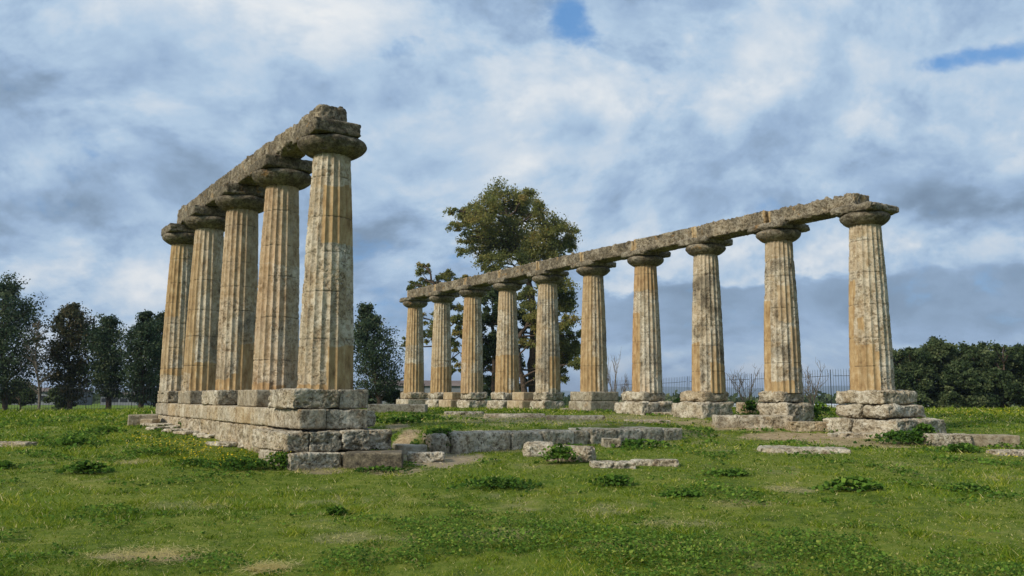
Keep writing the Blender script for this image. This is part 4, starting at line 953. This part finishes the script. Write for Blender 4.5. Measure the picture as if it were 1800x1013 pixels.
def weed_clump(label, px, py, wpx, hpx, n=240, leaf=.035, group='leafy weed clumps in the grass', yellow=0., tall=1., lift=0.):
    g = on_ground(px, py); sc = g[1] / F; rx = wpx / 2 * sc; h = hpx * sc * tall
    t = thing('weed_clump', label, 'weed', (g[0], g[1], g[2] - .01 + lift), group)
    q = rs.normal(size=(n, 3)) * .42; rr = np.linalg.norm(q[:, :2], axis=1)
    z = h * np.clip((1 - .55 * rr ** 2) * (.35 + .65 * rs.rand(n)), .06, 1)
    c = np.stack([q[:, 0] * rx * 1.15, q[:, 1] * max(rx * .7, .12), z], -1)
    off_ = rs.uniform(-.18, .2); n2 = int(n * 1.6); c = np.concatenate([c, c[rs.randint(0, n, n2 - n)] + rs.normal(size=(n2 - n, 3)) * np.array([.05, .05, .01])]); n = n2; z = c[:, 2]
    V, Q, S = leaf_hex(c, leaf * .8 * (.4 + 1.0 * rs.rand(n)), .6, np.clip(.42 + off_ + .24 * rs.randn(n) + .2 * (z / h - .5), 0, .95))
    link('leaves', make_mesh('leaves', V, [Q], WEED, {'shade': S}, False), t)
    mb = MB()
    for k in rs.permutation(n)[:26]: mb.tube([(c[k, 0] * .5, c[k, 1] * .5, 0), (c[k, 0] * .8, c[k, 1] * .8, c[k, 2] * .6), tuple(c[k])], .004, 3)
    mb.build('stems', WEED, t)
    if yellow:
        m = int(yellow); k = rs.randint(0, n, m); cc = c[k] + np.array([0, 0, .05]) + rs.normal(size=(m, 3)) * .03
        V, Q, S = leaf_hex(cc, np.full(m, .010), .5, rs.rand(m)); tag(link('flowers', make_mesh('flowers', V, [Q], FLOWER, {'shade': S}, False), t), kind='stuff')
for a in [('broad leaved weed clump on the bare patch at the right', 1497, 862, 92, 24, 260, .045), ('dark leafy clump in the left meadow', 150, 832, 80, 22, 240, .04), ('leafy clump by the sunken stone left of centre', 130, 784, 70, 16, 180, .045), ('low weed patch in front of the far platform end', 190, 760, 60, 12, 150, .045),
          ('small leafy clump in the grass left of centre', 592, 905, 38, 16, 110, .028), ('leafy clump before the flat pale slabs', 1080, 854, 70, 20, 220, .035), ('long low weed patch right of the flat slabs', 1285, 836, 80, 12, 180, .035), ('low weed patch in the middle distance, below the weedy slabs', 1200, 872, 78, 12, 170, .032),
          ('leafy clump left of the pair of boulders', 880, 858, 130, 20, 380, .032), ('bushy weed growing between the two boulders', 985, 815, 60, 34, 380, .035), ('tall weed bush at the left end of the low wall', 775, 786, 70, 34, 420, .045), ('weed tuft at the joint of the low wall', 1022, 777, 36, 24, 160, .04), ('dark weeds along the right half of the low wall', 1120, 786, 110, 14, 240, .045),
          ('bushy weeds at the foot of the rightmost steps', 1590, 781, 120, 24, 420, .05), ('tall bright weed beside the rightmost steps', 1625, 778, 46, 34, 260, .05), ('dark ivy bush against the base of the second column from the right', 1320, 729, 26, 26, 240, .05), ('weedy scrub right of the second column base', 1420, 742, 44, 30, 300, .05), ('weeds on the slab before the third column from the right', 1290, 744, 70, 14, 200, .05), ('weed bush against the third column base', 1196, 722, 30, 24, 200, .055), ('second weed bush against the third column base', 1220, 724, 26, 18, 160, .055),
          ('small weed bush under the fourth column from the right', 1122, 722, 20, 14, 120, .055), ('dark weed bush before the fifth column from the left', 975, 718, 34, 14, 180, .06), ('small weed bush before the square grey plinth', 1006, 718, 18, 12, 110, .06),
          ('weeds behind the steps of the rightmost column', 1440, 730, 40, 24, 200, .06), ('weeds round the front of the brown loose block', 670, 829, 90, 10, 220, .03), ('leafy patch near the right edge of the meadow', 1700, 862, 70, 12, 170, .035), ('weed patch in front of the right low blocks', 1690, 795, 60, 16, 200, .045),
          ('dark leafy clump between block and wall', 915, 772, 50, 14, 160, .04), ('low weeds inside the temple near the platform', 705, 745, 60, 12, 160, .05), ('low weeds on the temple floor before the leftmost columns', 745, 738, 70, 10, 160, .05), ('weed strip at the far left edge of the meadow', 5, 824, 40, 14, 110, .04)]:
    weed_clump(*a)
for a in [('tall bushy weeds with yellow flowers by the platform corner', 425, 826, 110, 22, 700, .026), ('green weeds against the lower corner of the platform', 492, 824, 64, 30, 500, .026), ('yellow flowering weeds along the foundation stones', 278, 800, 120, 14, 320, .026), ('yellow flowering weeds before the middle of the platform flank', 345, 818, 90, 12, 320, .024)]:
    weed_clump(*a, 'bushy weeds along the left platform', 60)
for (px, py, w_, h_, lab) in [(330, 754, 30, 16, 'farthest weed tuft growing against the platform flank'), (362, 758, 24, 20, 'second weed tuft against the platform flank'), (400, 766, 40, 20, 'wide weed tuft against the middle of the platform flank'), (452, 772, 30, 26, 'tall weed tuft where the platform steps begin'), (478, 790, 30, 20, 'weed tuft under the first step block at the corner'), (655, 768, 16, 14, 'small weed growing on the upper step at the platform front')]:
    weed_clump(lab, px, py + (0 if px < 600 else 12), w_, h_, 220, .035, 'weed tufts on the left platform', 0, 1., 0. if px < 600 else .45)
def flowers():
    P_ = []
    for (px, py, wx, wy, n) in ((310, 785, 60, 12, 150), (355, 800, 50, 12, 110), (245, 775, 30, 10, 50), (1750, 728, 60, 3, 110), (1690, 734, 50, 4, 30), (1770, 810, 40, 8, 25), (1230, 795, 60, 8, 20), (420, 815, 40, 14, 60)):
        for _ in range(n):
            P_.append(on_ground(px + rs.normal() * wx * .6, py + rs.normal() * wy * .6) + np.array([0, 0, .05 + .10 * rs.rand()]))
    P_ = np.array(P_)
    V, Q, S = leaf_hex(P_, .008 + .0004 * P_[:, 1], .5, rs.rand(len(P_)))
    o = link('meadow_flowers', make_mesh('meadow_flowers', V, [Q], FLOWER, {'shade': S}, False)); tag(o, 'tiny yellow wild flowers scattered in the meadow', 'flowers', None, 'stuff')
flowers()

# ------------------------------------------------------------------ air
def haze():
    m = bpy.data.materials.new("air"); m.use_nodes = True; t = NT(m.node_tree); t.n.clear()
    v = t.new('ShaderNodeVolumePrincipled'); v.inputs['Color'].default_value = (.70, .82, 1., 1); v.inputs['Density'].default_value = .00022; v.inputs['Anisotropy'].default_value = .2
    o = t.new('ShaderNodeOutputMaterial'); t.l.new(v.outputs[0], o.inputs['Volume'])
    mb = MB(); mb.box((0, 0, 56), (9600, 9600, 62)); ob = mb.build('haze', m, smooth=False); tag(ob, 'thin blue air over the plain', None, None, 'stuff')
haze()
